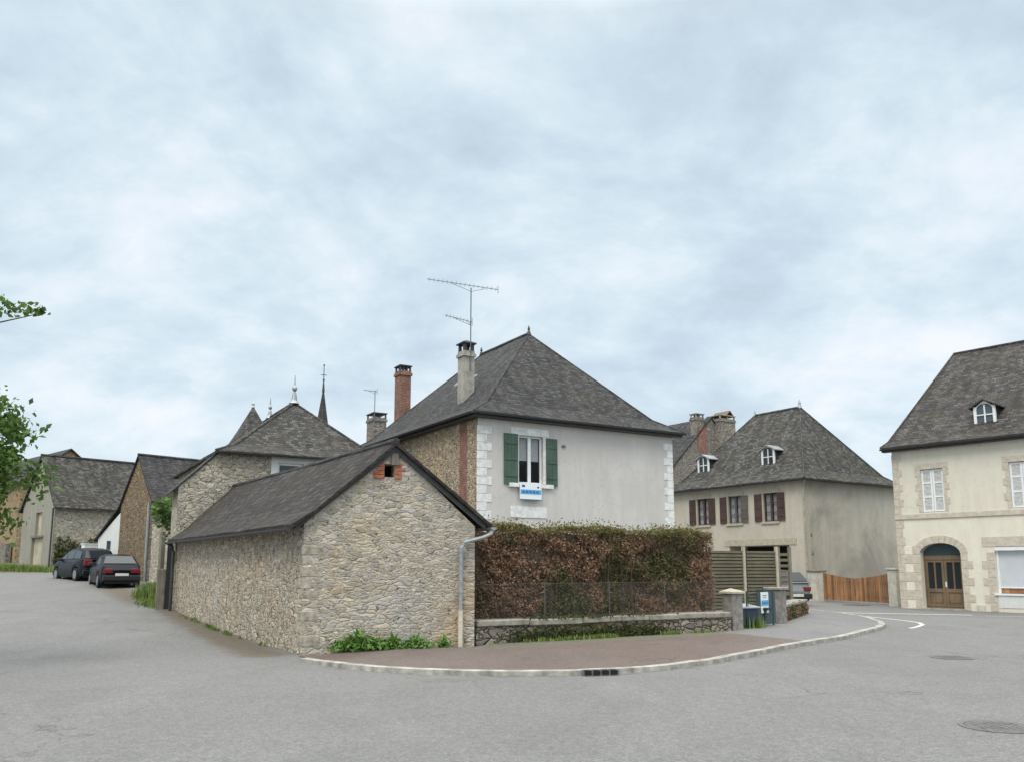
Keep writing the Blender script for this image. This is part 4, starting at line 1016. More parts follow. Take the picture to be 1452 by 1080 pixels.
def blocks(fr, u0, u1, z0, z1, dirn, m, wa, wb, h, parent, name):
    mb = MB(); z = z0; k = 0
    while z+h < z1+.03:
        w__ = wa if k % 2 else wb
        a, b = (u0, u0+w__) if dirn > 0 else (u0-w__, u0)
        mb.fbox(fr, a, b, z+.005, z+h-.005, -.05, .016); z += h; k += 1
    return mb.build(name, m, parent, bevel=.008)
blocks(S, -.016, 0, 3.70, 6.2, 1, M['quoin_beige'], .38, .26, .3, rh, 'quoin')
mb = MB(); mp = MB(); z = .0; k = 0
while z < 3.4:
    if k % 2: mb.fbox(S, -.016, .855, z+.005, z+.34, -.05, .016) if z < 2.3 else mb.fbox(S, -.016, .32, z+.005, z+.34, -.05, .016)
    else:
        mb.fbox(S, -.016, .25, z+.005, z+.34, -.05, .016); 
        if z < 2.3: mp.fbox(S, .26, .57, z+.015, z+.33, -.05, .012); mb.fbox(S, .58, .855, z+.005, z+.34, -.05, .016)
    z += .35; k += 1
mb.build('quoin', M['quoin_beige'], rh, bevel=.006); mp.build('pale_block', M['quoin_pale'], rh, bevel=.006)
blocks(S, 2.365, 0, .0, 2.2, 1, M['quoin_beige'], .42, .24, .31, rh, 'door_jamb')
blocks(S, 3.545, 0, .0, 2.3, -1, M['quoin_beige'], .44, .26, .31, rh, 'window_jamb')
MB().fbox(S, 3.15, 5.8, 2.37, 2.72, -.05, .018).build('window_lintel', M['quoin_beige'], rh)
# door arch
ac = [(1.61+1.02*math.cos(a), 2.14+.68*math.sin(a)) for a in np.linspace(math.pi, 0, 13)]; ai = [(1.61+.755*math.cos(a), 2.14+.4*math.sin(a)) for a in np.linspace(math.pi, 0, 13)]
mb = MB()
for i in range(12): 
    f = lambda p, q, t: (p[0]+(q[0]-p[0])*t, p[1]+(q[1]-p[1])*t)
    mb.fprism(S, [f(ac[i], ac[i+1], .02), f(ac[i], ac[i+1], .98), f(ai[i], ai[i+1], .98), f(ai[i], ai[i+1], .02)], -.33, .022)
mb.build('door_arch', M['quoin_beige'], rh)
mb = MB()
for i in range(12):
    if i < 6: mb.fprism(S, [ai[i], ai[i+1], (ai[i+1][0], 2.58), (ai[i][0]-.0, 2.58)], -.3, -.31)
    else: mb.fprism(S, [ai[i], ai[i+1], (ai[i+1][0], 2.58), (ai[i][0], 2.58)], -.3, -.31)
mb.build('arch_infill', M['quoin_beige'], rh)
n0 = -.28
fr_ = MB().fbox(S, 0.862, .91, .03, 2.2, n0-.06, n0+.02).fbox(S, 2.31, 2.358, .03, 2.2, n0-.06, n0+.02).fbox(S, 0.91, 2.31, 1.9, 2.06, n0-.06, n0+.03).fbox(S, 0.91, 2.31, .03, .1, n0-.06, n0+.02)
do_ = fr_.build('door', M['door_wood'], rh)
MB().fbox(S, 0.88, 2.34, 2.061, 2.54, n0-.05, n0-.04).build('fanlight', M['glass_blue'], do_)
for k in (0, 1):
    a = .915+k*.70; b = a+.69
    mb = MB().fbox(S, a, a+.09, .11, 1.89, n0-.04, n0+.012).fbox(S, b-.09, b, .11, 1.89, n0-.04, n0+.012)
    for (c, d) in ((.11, .2), (.66, .8), (1.8, 1.89)): mb.fbox(S, a+.09, b-.09, c, d, n0-.04, n0+.010)
    mb.fbox(S, a+.315, a+.375, .8, 1.8, n0-.04, n0+.008)
    mb.fbox(S, a+.09, b-.09, .2, .66, n0-.035, n0-.02); mb.fbox(S, a+.14, b-.14, .26, .6, n0-.02, n0-.006)
    lf_ = mb.build('door_leaf', M['door_wood'], do_)
    MB().fbox(S, a+.09, b-.09, .8, 1.8, n0-.034, n0-.026).build('pane', M['glass'], lf_)
MB().fbox(S, 1.63, 1.675, .86, 1.06, n0+.013, n0+.03).build('handle', M['white'], do_)
MB().fbox(S, 0.8, 2.45, -.1, .05, -.28, .12).build('door_step', M['concrete'], rh)
# shop window with lowered blind
mb = MB().fbox(S, 3.555, 3.63, .67, 2.35, -.2, -.12).fbox(S, 5.32, 5.395, .67, 2.35, -.2, -.12).fbox(S, 3.555, 5.395, 2.22, 2.352, -.2, .0).fbox(S, 3.63, 5.32, .86, .9, -.2, -.13)
sw_ = mb.build('shop_window', M['white'], rh); MB().fbox(S, 3.63, 5.32, .90, 2.22, -.18, -.165).build('blind', M['blind'], sw_)
MB().fbox(S, 3.63, 5.32, .68, .86, -.19, -.17).build('wood_panel', M['gate_wood'], sw_)
MB().fbox(S, 3.45, 5.5, .60, .665, -.25, .06).build('sill', M['white'], rh)
MB().fbox(S, 3.58, 5.38, .15, .60, -.05, .018).build('apron', M['coat_white'], rh)
# upper windows with closed white shutters, granite surrounds
for (a, b, c, d, dp) in (u1w, u2w, u3w):
    MB().fbox(S, a-.2, b+.2, d+.005, d+.22, -.05, .018).build('window_lintel', M['quoin_beige'], rh)
    blocks(S, a-.005, 0, c, d+.05, -1, M['quoin_beige'], .21, .12, .28, rh, 'window_jamb'); blocks(S, b+.005, 0, c, d+.05, 1, M['quoin_beige'], .21, .12, .28, rh, 'window_jamb')
    mid = (a+b)/2
    for (p, q) in ((a+.01, mid-.006), (mid+.006, b-.01)):
        mb = MB().fbox(S, p, p+.07, c+.02, d-.02, -.1, -.06).fbox(S, q-.07, q, c+.02, d-.02, -.1, -.06)
        hh = d-c-.04
        for k in range(4):
            z = c+.02+hh*k/3; z = min(z, d-.02-.07); mb.fbox(S, p+.07, q-.07, z, z+.07, -.1, -.062)
        sh_ = mb.build('shutter', M['white'], rh)
        lv = MB()
        for k in range(30):
            z = c+.1+(hh-.15)*k/30; lv.poly(S(p+.07, z, -.07), S(q-.07, z, -.07), S(q-.07, z+.05, -.095), S(p+.07, z+.05, -.095))
        lv.build('louvre', M['white_worn'], sh_)
planes, hips = hip_roof(0, RW, 0, RD, .3, 6.40, (.95, 4.5), (8.5, 4.5), 10.85, .1, .62)
MB().slab(planes, .1).build('roof', M['slate_brown'], rh, sub=3, jit=.035)
mb = MB().tube([(.95, 4.5, 10.86), (8.5, 4.5, 10.86)], .07, 6)
for h_ in hips: mb.tube(h_, .045, 6)
mb.build('ridge_cap', M['slate_brown'], rh)
gutter(rh, (-.3, -.36, 6.34), (RW+.3, -.36, 6.34), M['zinc_dark'], .065)
MB().box(-.28, RW+.28, -.27, .0, 6.22, 6.30).build('soffit', M['zinc_dark'], rh)
bf2 = backf(4.5, .3, 6.4, 10.85, .1, .62)
dormer(rh, S, bf2, 3.4, 6.98, 7.72, -.62, .78, M['white'], M['glass_blue'], M['slate_dark'], M['slate_brown'])

# ------------------------------------------------------------------ stone house behind the shuttered house
se = thing('stone_house', 'old stone gable house with red brick flue and massive stone chimney between the roofs', 'house', (10.9, 56.2, 0), 34)
mb = MB()
for f in ([(0,0,-.2),(7.6,0,-.2),(7.6,0,8.4),(3.8,0,12.0),(0,0,8.4)], [(0,0,-.2),(0,0,8.4),(0,9,8.4),(0,9,-.2)], [(7.6,0,-.2),(7.6,9,-.2),(7.6,9,8.4),(7.6,0,8.4)], [(0,9,-.2),(0,9,8.4),(3.8,9,12.0),(7.6,9,8.4),(7.6,9,-.2)]): mb.poly(*f)
mb.build('wall', M['stone_grey'], se)
MB().slab([[(-.3,-.06,8.2),(3.8,-.06,12.1),(3.8,9.2,12.1),(-.3,9.2,8.2)], [(3.8,-.06,12.1),(7.9,-.06,8.2),(7.9,9.2,8.2),(3.8,9.2,12.1)]], .12).build('roof', M['slate_old'], se, sub=3, jit=.05)
mb = MB()
for (z0, z1, a, b) in ((7.9, 8.7, 2.5, 3.2), (8.7, 9.6, 2.6, 3.3), (9.6, 10.4, 2.35, 3.2), (10.4, 11.3, 2.5, 3.35)): mb.fbox(S, a, b, z0, z1-.004, -.05, .03)
mb.build('brick_flue', M['brickwork'], se)
chimney(se, 2.75, .35, .75, .6, 10.4, 12.0, M['stone_grey'], M['concrete'], None, 3)
ck = chimney(se, 4.9, .1, 1.5, 1.3, 8.0, 12.0, M['stone_grey'], M['concrete'], None, 3)
mb = MB(); mb.slab([[(4.75,-.6,12.27),(5.1,-.6,12.62),(5.1,.8,12.62),(4.75,.8,12.27)],[(5.1,-.6,12.62),(5.45,-.6,12.27),(5.45,.8,12.27),(5.1,.8,12.62)]], .05); mb.build('cowl', M['door_wood'], ck)

# ------------------------------------------------------------------ hip roofed outbuilding behind the barn, tower, spire
pg = thing('hip_roofed_house', 'stone house with hip roof, white end bay and sloping lean-to directly behind the low barn', 'house', (-10.75, 27.2, 0), 30)
PW, PL, PE = 7.1, 9.0, 5.45
mb = MB()
mb.poly((-.08,0,-.3),(2.86,0,-.3),(2.86,0,PE),(1.2,0,PE),(-.08,0,4.2)); mb.poly((-.08,0,-.3),(-.08,0,4.2),(-.08,1.2,4.2),(-.08,1.2,-.3)); mb.poly((1.2,1.2,-.3),(1.2,1.2,PE),(1.2,PL,PE),(1.2,PL,-.3)); mb.poly((-.08,1.2,-.3),(-.08,1.2,4.2),(1.2,1.2,PE),(1.2,1.2,-.3))
mb.build('stone_wall', M['stone_pale'], pg)
pw_ = (3.1, 4.0, 4.35, 5.18, .2)
mb = MB(); wall(mb, S, 2.86, PW, -.3, PE, [pw_], .01); mb.poly((PW,0,-.3),(PW,PL,-.3),(PW,PL,PE),(PW,0,PE)).poly((1.2,PL,-.3),(PW,PL,-.3),(PW,PL,PE),(1.2,PL,PE)); mb.build('white_wall', M['coat_white'], pg)
window(pg, S, *pw_[:4], .15, M['white'], M['glass'], 1, 1, .07)
planes, hips = hip_roof(1.2, PW, 0, PL, .22, PE, (4.3, 2.7), (4.3, 6.4), 7.85, .22, .6)
MB().slab(planes, .09).build('roof', M['slate_lichen'], pg, sub=3, jit=.03)
MB().slab([[(-.34,-.05,4.0),(1.06,-.05,5.4),(1.06,1.35,5.4),(-.34,1.35,4.0)]], .05).build('lean_to_roof', M['slate_dark'], pg)
mb = MB()
for h_ in hips: mb.tube(h_, .05, 6)
mb.tube([(4.3,2.7,7.86),(4.3,6.4,7.86)], .06, 6); mb.build('ridge_cap', M['slate_lichen'], pg)
for yy, k in ((2.7, 1.0), (6.4, .8)):
    MB().lathe((4.3, yy, 7.82), [(.2*k, 0), (.12*k, .12), (.07*k, .42*k), (.04, .46*k), (.1*k, .56*k), (.1*k, .62*k), (.03, .72*k), (.012, 1.1*k)], 10).build('finial', M['zinc'], pg)
gutter(pg, (1.0,-.28,5.4), (PW+.2,-.28,5.4), M['zinc_dark'], .06)
tw = thing('roof_tower', 'square stone tower with steep pointed slate roof left behind the hip roofed house', 'tower', (-14.75, 47, 0), 30)
MB().box(-1.35, 1.35, -1.35, 1.35, 0, 7.75).build('wall', M['stone_pale'], tw)
T0 = [(-1.65,-1.65),(1.65,-1.65),(1.65,1.65),(-1.65,1.65)]; tp = []
for a in range(4):
    p, q = T0[a], T0[(a+1) % 4]; m_ = lambda p, k: (p[0]*k, p[1]*k)
    for (k0, z0, k1, z1) in ((1.0, 7.7, .72, 8.3), (.72, 8.3, .42, 9.25)):
        tp.append([(*m_(p,k0),z0),(*m_(q,k0),z0),(*m_(q,k1),z1),(*m_(p,k1),z1)])
    tp.append([(*m_(p,.42),9.25),(*m_(q,.42),9.25),(0,0,10.7)])
MB().slab(tp, .06).build('roof', M['slate_lichen'], tw)
MB().lathe((0,0,10.6), [(.1,0),(.06,.12),(.09,.2),(.02,.35)], 8).build('finial', M['zinc'], tw)
ch = thing('church_spire', 'distant slender church spire with cross above the roofs', 'spire', (-21.1, 92, 0), 20)
MB().box(-1.8, 1.8, -1.8, 1.8, 0, 13).build('wall', M['stone_grey'], ch)
mb = MB(); n_ = 8
ring = [(1.5*math.cos(2*math.pi*k/n_), 1.5*math.sin(2*math.pi*k/n_)) for k in range(n_)]
for k in range(n_):
    p, q = ring[k], ring[(k+1) % n_]
    mb.poly((p[0]*1.15,p[1]*1.15,13),(q[0]*1.15,q[1]*1.15,13),(q[0]*.62,q[1]*.62,15.5),(p[0]*.62,p[1]*.62,15.5)); mb.poly((p[0]*.62,p[1]*.62,15.5),(q[0]*.62,q[1]*.62,15.5),(0,0,21.6))
mb.build('roof', M['slate_dark'], ch)
MB().lathe((0,0,21.0), [(.16,0),(.09,.9),(.06,1.2),(.13,1.35),(.05,1.5),(.04,2.6)], 8).tube([(-.32,0,22.9),(.32,0,22.9)], .04, 5).tube([(0,0,22.2),(0,0,24.0)], .04, 5).lathe((0,0,23.9), [(.02,0),(.12,.1),(.02,.25)], 6).build('cross', M['zinc_dark'], ch)

# ------------------------------------------------------------------ barns up the street
b2 = thing('gable_barn', 'brown stone barn with narrow gable and white lean-to behind the parked cars', 'barn', (-17.2, 40, 0), 48)
D2, L2 = 3.3, 9.5
mb = MB(); mb.poly((0,0,.3),(0,0,4.95),(0,D2/2-.1,7.0),(0,D2,4.7),(0,D2,.3))
mb.build('gable_wall', M['stone_brown'], b2)
mb = MB(); mb.poly((L2,0,.3),(L2,D2,.3),(L2,D2,4.7),(L2,D2/2-.1,7.0),(L2,0,4.95)).poly((0,0,.3),(L2,0,.3),(L2,0,4.95),(0,0,4.95)).poly((0,D2,.3),(0,D2,4.7),(L2,D2,4.7),(L2,D2,.3)); mb.build('side_wall', M['stone_grey'], b2)
lw = (4.25, 4.75, 2.45, 2.95, .15)
mb = MB(); W0 = FW(.02)
for f in ([(3.3,.3),(3.3,4.35),(4.25,3.88),(4.25,.3)], [(4.25,2.95),(4.25,3.88),(4.75,3.63),(4.75,2.95)], [(4.25,.3),(4.25,2.45),(4.75,2.45),(4.75,.3)], [(4.75,.3),(4.75,3.63),(5.85,3.08),(5.85,.3)]): mb.poly(*[W0(u,v,0) for u,v in f])
mb.poly((.02,5.85,.3),(.02,5.85,3.08),(L2,5.85,3.08),(L2,5.85,.3)); mb.build('lean_to_wall', M['coat_white'], b2)
window(b2, W0, 4.25, 4.75, 2.45, 2.95, .1, M['zinc'], M['glass'], 1, 1, .05)
MB().slab([[(-.1,-.25,4.72),(L2,-.25,4.72),(L2,1.55,7.1),(-.1,1.55,7.1)], [(-.1,1.55,7.1),(L2,1.55,7.1),(L2,3.4,4.62),(-.1,3.4,4.62)], [(-.1,3.4,4.62),(L2,3.4,4.62),(L2,6.1,3.02),(-.1,6.1,3.02)]], .09).build('roof', M['slate_dark'], b2, sub=3, jit=.03)
MB().tube([(-.1,1.55,7.11),(L2,1.55,7.11)], .07, 6).build('ridge_cap', M['slate_lichen'], b2)
MB().tube([(-.1,.03,4.7),(-.1,.03,.8)], .05, 6).build('downpipe', M['zinc'], b2)
b3 = thing('render_barn', 'big barn with grey rendered gable, pale loft door and mottled slate roof up the street', 'barn', (-27.2, 50, 0), 48)
D3, L3 = 5.3, 11.5
ld, gd_ = (2.0, 3.0, 3.55, 4.95, .2), (1.6, 3.4, 1.45, 3.4, .2)
mb = MB(); wall(mb, W_, 0, D3, .6, 5.35, [ld, gd_]); mb.poly((0,0,5.35),(0,2.55,8.35),(0,D3,5.35)); mb.build('gable_wall', M['coat_barn'], b3)
mb = MB(); mb.poly((L3,0,.6),(L3,D3,.6),(L3,D3,5.35),(L3,2.55,8.35),(L3,0,5.35)).poly((0,0,.6),(L3,0,.6),(L3,0,5.35),(0,0,5.35)).poly((0,D3,.6),(0,D3,5.35),(L3,D3,5.35),(L3,D3,.6)); mb.build('side_wall', M['stone_pale'], b3)
def plankdoor(name, a, b, c, d, dp):
    mb = MB(); k = 6
    for i in range(k): mb.fbox(W_, a+(b-a)*i/k+.008, a+(b-a)*(i+1)/k-.008, c+.02, d-.02, -dp, -dp+.04)
    mb.build(name, M['pale_door'], b3)
plankdoor('loft_door', *ld); plankdoor('barn_door', *gd_)
MB().fbox(W_, 1.5, 3.5, 3.41, 3.53, -.1, .08).build('door_lintel', M['old_wood'], b3)
MB().slab([[(-.15,-.3,5.15),(L3,-.3,5.15),(L3,2.6,8.5),(-.15,2.6,8.5)], [(-.15,2.6,8.5),(L3,2.6,8.5),(L3,D3+.3,5.15),(-.15,D3+.3,5.15)]], .1).build('roof', M['slate_lichen'], b3, sub=3, jit=.05)
MB().tube([(-.15,2.6,8.52),(L3,2.6,8.52)], .08, 6).build('ridge_cap', M['slate_dark'], b3)
MB().tube([(-.12,-.06,5.1),(-.12,-.06,1.4)], .05, 6).build('downpipe', M['zinc_dark'], b3)
b4 = thing('orange_stone_house', 'orange stone house with slate gable roof at the far left end of the street', 'house', (-37.6, 64, 0), 48)
mb = MB(); mb.poly((0,0,1),(6.8,0,1),(6.8,0,8.2),(3.4,0,10.9),(0,0,8.2)).poly((0,0,1),(0,0,8.2),(0,11,8.2),(0,11,1)).poly((6.8,0,1),(6.8,11,1),(6.8,11,8.2),(6.8,0,8.2)).poly((0,11,1),(0,11,8.2),(3.4,11,10.9),(6.8,11,8.2),(6.8,11,1)); mb.build('wall', M['stone_orange'], b4)
MB().slab([[(-.35,-.2,7.95),(3.4,-.2,11.0),(3.4,11,11.0),(-.35,11,7.95)], [(3.4,-.2,11.0),(7.15,-.2,7.95),(7.15,11,7.95),(3.4,11,11.0)]], .12).build('roof', M['slate_old'], b4, sub=2, jit=.04)
MB().box(-.5, -.1, .5, 11, 1.2, 3.4).build('plinth_wall', M['stone_grey'], b4)

# yard wall with plank door between the barns
yw = thing('yard_wall', 'pale stone yard wall with weathered post beside the grassy verge', 'wall', (-14.6, 34.2, .6), -50)
MB().box(0, 1.1, 0, .4, -.4, 2.75).box(1.75, 4.2, 0, .4, -.4, 2.75).build('wall', M['stone_pale'], yw, sub=3, jit=.04)
MB().box(1.12, 1.4, -.05, .3, -.3, 2.4).build('post', M['old_wood'], yw, bevel=.02)
mb = MB()
for k in range(4): mb.box(1.42+k*.08, 1.49+k*.08, .1, .14, -.2, 2.1)
mb.build('plank_door', M['old_wood'], yw)
gpz = ground_z(-11.3, 27.9)
gp2 = thing('gate_post', 'grey weathered wooden post by the dark downpipe of the low barn', 'post', (-11.25, 27.25, gpz), 25)
MB().box(-.13, .13, -.08, .08, -.1, 1.25).build('post', M['old_wood'], gp2, bevel=.02); MB().box(.02, .1, -.1, -.081, .5, .62).build('hinge', M['iron'], gp2); MB().box(.14, .3, -.05, .05, -.1, 2.2).build('door_frame', M['trim'], gp2)
ub = thing('utility_cabinet', 'small white utility cabinet against the barn wall behind the cars', 'cabinet', (-23.5, 47, 0), 48)
z0 = ground_z(-23.5, 47)+.12
MB().box(-.35, .35, -.18, .18, z0-.1, z0+1.45).build('body', M['white'], ub, bevel=.015); MB().box(-.39, .39, -.22, .22, z0+1.452, z0+1.5).build('cap', M['white'], ub); MB().box(-.31, .31, -.195, -.181, z0+.1, z0+1.4).build('door', M['white_worn'], ub)

# ------------------------------------------------------------------ cars
def car(name, label, loc, rz, paint, kind):
    t_ = thing('parked_car', label, 'car', loc, rz, 'cars parked in the street')
    # local: x forward, y left
    if kind == 'saloon': Lh, hw, top = 2.15, .84, [(-2.15,.72),(-2.08,.92),(-1.55,.96),(-1.35,.965),(.85,.93),(1.3,.86),(1.95,.72),(2.15,.58)]; roofp = [(-1.62,.955),(-.98,1.36),(-.3,1.42),(.15,1.40),(.98,.93)]; wx = (-1.30, 1.32)
    elif kind == 'mpv': Lh, hw, top = 2.08, .85, [(-2.08,.62),(-2.02,.98),(-1.7,1.02),(.9,1.0),(1.4,.95),(1.9,.76),(2.08,.58)]; roofp = [(-1.98,1.0),(-1.62,1.46),(-1.0,1.56),(-.1,1.56),(1.2,.99)]; wx = (-1.28, 1.32)
    else: Lh, hw, top = 1.95, .82, [(-1.95,.6),(-1.9,.95),(-1.6,.98),(.8,.96),(1.25,.9),(1.8,.74),(1.95,.56)]; roofp = [(-1.85,.96),(-1.45,1.42),(-.9,1.48),(-.1,1.46),(1.0,.95)]; wx = (-1.2, 1.25)
    wr = .31; arch = .37
    xs = sorted(set([round(v, 3) for v in np.linspace(-Lh, Lh, 25)] + [round(w_+arch*math.cos(a), 3) for w_ in wx for a in np.linspace(0, math.pi, 11)]))
    tx, tz = zip(*top)
    V, F = [], []; rows = []
    for x in xs:
        zt = float(np.interp(x, tx, tz)); e = abs(x)/Lh
        half = hw*(1-.13*e**5) - (.10 if e > .995 else 0)
        zb = .2 + (.1*max(0, e-.85)/.15)
        for w_ in wx:
            if abs(x-w_) < arch: zb = max(zb, wr+math.sqrt(arch**2-(x-w_)**2)*.98)
        zb = min(zb, zt-.12); h = zt-zb
        prof = [(.94, zb), (.995, zb+h*.22), (1.0, zb+h*.5), (.975, zb+h*.8), (.92, zt-.012), (.7, zt+.012), (0, zt+.03)]
        ring = [(x, half*k, z) for k, z in prof] + [(x, -half*k, z) for k, z in prof[-2::-1]]
        rows.append(len(V)); V += ring
    nr = 13
    for a in range(len(xs)-1):
        for j in range(nr-1): F.append((rows[a]+j, rows[a]+j+1, rows[a+1]+j+1, rows[a+1]+j))
    F.append(tuple(range(rows[0], rows[0]+nr))); F.append(tuple(range(rows[-1]+nr-1, rows[-1]-1, -1)))
    mb = MB(); mb.v, mb.f = V, F; body = mb.build('body', paint, t_, smooth=False)
    for p_ in body.data.polygons: p_.use_smooth = len(p_.vertices) == 4
    MB().box(-Lh+.12, Lh-.12, -hw*.72, hw*.72, .17, .5).build('underbody', M['trim'], t_)
    # greenhouse
    rx, rz_ = zip(*roofp); mb = MB(); rows = []; gxs = [v for v in np.linspace(rx[0], rx[-1], 19)]
    for x in gxs:
        z = float(np.interp(x, rx, rz_)); zb_ = float(np.interp(x, tx, tz))-.02; z = max(z, zb_+.005); f = (z-zb_)/(max(rz_)-.95)
        bw, tw_ = hw*.9, hw*(.9-.2*min(1, f))
        ring = [(x, bw, zb_), (x, (bw+tw_)/2+.012, (zb_+z)/2), (x, tw_, z-.03*min(1, f)), (x, tw_*.8, z+.01*min(1, f)), (x, 0, z+.025*min(1, f))]
        ring += [(p[0], -p[1], p[2]) for p in ring[-2::-1]]; rows.append(len(mb.v)); mb.v += ring
    for a in range(len(gxs)-1):
        for j in range(8): mb.f.append((rows[a]+j, rows[a]+j+1, rows[a+1]+j+1, rows[a+1]+j))
    mb.build('roof', paint, t_, smooth=True)
    # glass: windscreen, rear, sides
    def gpt(x, yk, f):      # point on the greenhouse side at height fraction f
        z = float(np.interp(x, rx, rz_)); zb_ = float(np.interp(x, tx, tz))-.02; ff = (z-zb_)/(max(rz_)-.95)
        bw, tw_ = hw*.9, hw*(.9-.2*min(1, ff)); return (x, yk*(bw+(tw_-bw)*f+.016), zb_+(z-zb_)*f)
    r0, r1, rf0, rf1 = roofp[0], roofp[1], roofp[-2], roofp[-1]
    def screen(name, p, q, sgn):
        dx, dz = q[0]-p[0], q[1]-p[1]; L_ = math.hypot(dx, dz); nx__, nz__ = (-dz/L_*.0, .03)
        a = (p[0]+dx*.14+sgn*.018, p[1]+dz*.14+.018); b = (p[0]+dx*.92+sgn*.018, p[1]+dz*.92+.018)
        MB().poly((a[0],-hw*.77,a[1]),(a[0],hw*.77,a[1]),(b[0],hw*.62,b[1]),(b[0],-hw*.62,b[1])).poly((a[0],-hw*.77,a[1]-.02),(b[0],-hw*.62,b[1]-.02),(b[0],hw*.62,b[1]-.02),(a[0],hw*.77,a[1]-.02)).build(name, M['glass'], t_)
    screen('rear_window', r0, r1, -1); screen('windscreen', rf1, rf0, 1)
    for yk in (1, -1):
        cuts = [r1[0]-.05, -.75 if kind != 'saloon' else -.62, .12, rf1[0]-.25]
        for a, b in zip(cuts[:-1], cuts[1:]):
            xa, xb = a+.035, b-.035
            MB().poly(gpt(xa, yk, .14), gpt(xb, yk, .14), gpt(min(xb, rf0[0]+.42), yk, .86), gpt(max(xa, r1[0]-.02), yk, .86)).build('side_window', M['glass'], t_)
        m_ = MB().box(.62, .78, yk*hw*.98-.06, yk*hw*.98+.10*yk+.06, .96, 1.08); m_.build('mirror', M['trim'], t_, bevel=.02)
        for w_ in wx:
            wb = MB(); k = 20
            y0_, y1_ = yk*(hw-.2), yk*(hw-.015)
            wb.tube([(w_, y0_, wr), (w_, y1_, wr)], wr, k); w_o = wb.build('wheel', M['tyre'], t_)
            MB().tube([(w_, y1_, wr), (w_, y1_+yk*.012, wr)], wr*.66, 16).build('rim', M['rim'], w_o)
        MB().box(-Lh-.012, -Lh+.12, min(yk*hw*.42, yk*hw*.84), max(yk*hw*.42, yk*hw*.84), .62 if kind != 'mpv' else .72, .80 if kind != 'mpv' else 1.0).build('tail_light', M['tail'], t_, bevel=.015)
        MB().box(Lh-.16, Lh-.01, min(yk*hw*.45, yk*hw*.84), max(yk*hw*.45, yk*hw*.84), .53, .66).build('headlight', M['lamp'], t_, bevel=.015)
        for x in ((-.2, .9) if kind != 'x' else ()): MB().box(x-.42, x-.28, yk*hw*.985-.01, yk*hw*.985+.012, .74, .77).build('door_handle', M['trim'], t_)
    MB().box(-Lh-.06, -Lh+.15, -hw*.88, hw*.88, .3, .52).build('bumper', paint if kind == 'mpv' else M['trim'], t_, bevel=.03); MB().box(Lh-.15, Lh+.05, -hw*.86, hw*.86, .26, .48).build('bumper', paint, t_, bevel=.03)
    MB().box(-Lh-.075, -Lh-.06, -.26, .26, .40 if kind != 'saloon' else .5, .51 if kind != 'saloon' else .61).build('number_plate', M['plate'], t_)
    return t_
# headings: degrees from +x (car's nose along local +x)
car('saloon', 'dark navy saloon seen from behind at the grassy verge', (-17.75, 37.9, ground_z(-17.75, 37.6)-.06), 90+33, M['paint_navy'], 'saloon')
car('mpv', 'dark blue people carrier with red tail light parked ahead of the saloon', (-21.15, 41.9, ground_z(-21.15, 41.9)-.08), 90+46, M['paint_blue'], 'mpv')
car('hatch', 'silver hatchback half hidden behind the low wall by the beige house', (11.3, 37.4, 0), 90+18, M['paint_silver'], 'hatch')

# ------------------------------------------------------------------ vegetation
def shrub(label, name, cat, x, y, r_, h, n_, m, size=.12, z0=None, group=None, stems=5):
    z = ground_z(x, y) if z0 is None else z0
    t_ = thing(name, label, cat, (x, y, z), 0, group)
    d_ = rng.normal(size=(n_, 3)); d_ /= np.linalg.norm(d_, axis=1, keepdims=True); rr = rng.random(n_)**.45
    p = d_*rr[:, None]*[r_, r_, h/2]; p[:, 2] += h/2
    keep = [mnoise.noise(Vector((q[0]*2.2+x, q[1]*2.2+y, q[2]*2.2))) > -.18 for q in p]
    leaves('foliage', p[keep], size, m, t_, .6)
    mb = MB()
    for k in range(stems): mb.tube([(rng.normal(0, r_*.1), rng.normal(0, r_*.1), -.05), (rng.normal(0, r_*.35), rng.normal(0, r_*.35), h*.75)], .02, 5, .006)
    mb.build('stem', M['bark'], t_); return t_
shrub('leafy elder bush overhanging the yard wall next to the low barn', 'bush', 'bush', -12.75, 31.2, .62, 1.25, 900, M['leaf_shrub'], .17, 3.0)
shrub('small leafy bush at the corner of the low barn below its eave', 'bush', 'bush', -12.1, 30.2, .38, .75, 300, M['leaf_shrub'], .14, 2.2)
t_ = thing('ivy', 'dark ivy covering the foot of the big barn behind the cars', 'ivy', (-27.2, 50, 0), 48)
pts = [(rng.uniform(.1, 6.5), -rng.random()**2*.4-.02, 1.3+abs(rng.normal(0, .5))*2.0*(.8+.4*math.sin(i*.0007))) for i in range(5200)]
leaves('foliage', [p for p in pts if p[2] < 3.3+.25*math.sin(p[0]*3)], .15, M['leaf_ivy'], t_, .8)
mb = MB()
for k in range(14): mb.tube([(.4+k*.45, -.04, 1.2), (.5+k*.45+rng.normal(0, .15), -.05, 2.6)], .02, 4, .008)
mb.build('stem', M['bark'], t_)
def weed(x, y, z, r_, h, n_, label, m='leaf_weed'):
    t_ = thing('weed', label, 'weed', (x, y, z), 0, 'weeds at the foot of the barn gable'); V, F = [], []
    mb = MB()
    for k in range(n_):
        a = rng.uniform(0, 2*math.pi); l = h*rng.uniform(.55, 1.1); sp_ = r_*1.25*rng.uniform(.25, 1.0); wd_ = rng.uniform(.03, .065)
        d_ = Vector((math.cos(a), math.sin(a)*.6, 0)); s_ = Vector((-d_.y, d_.x, 0)).normalized()*wd_; pr = None
        for i in range(5):
            f = i/4; c = d_*sp_*(f**1.4)+Vector((0, 0, l*(f-.28*f*f*f)*1.15)); wv = s_*(.35+1.6*f*(1-f)*2)*(1-.75*f)
            cur = (c-wv, c+wv)
            if pr: mb.poly(pr[0], pr[1], cur[1], cur[0])
            pr = cur
    mb.build('leaf_rosette', M[m], t_)
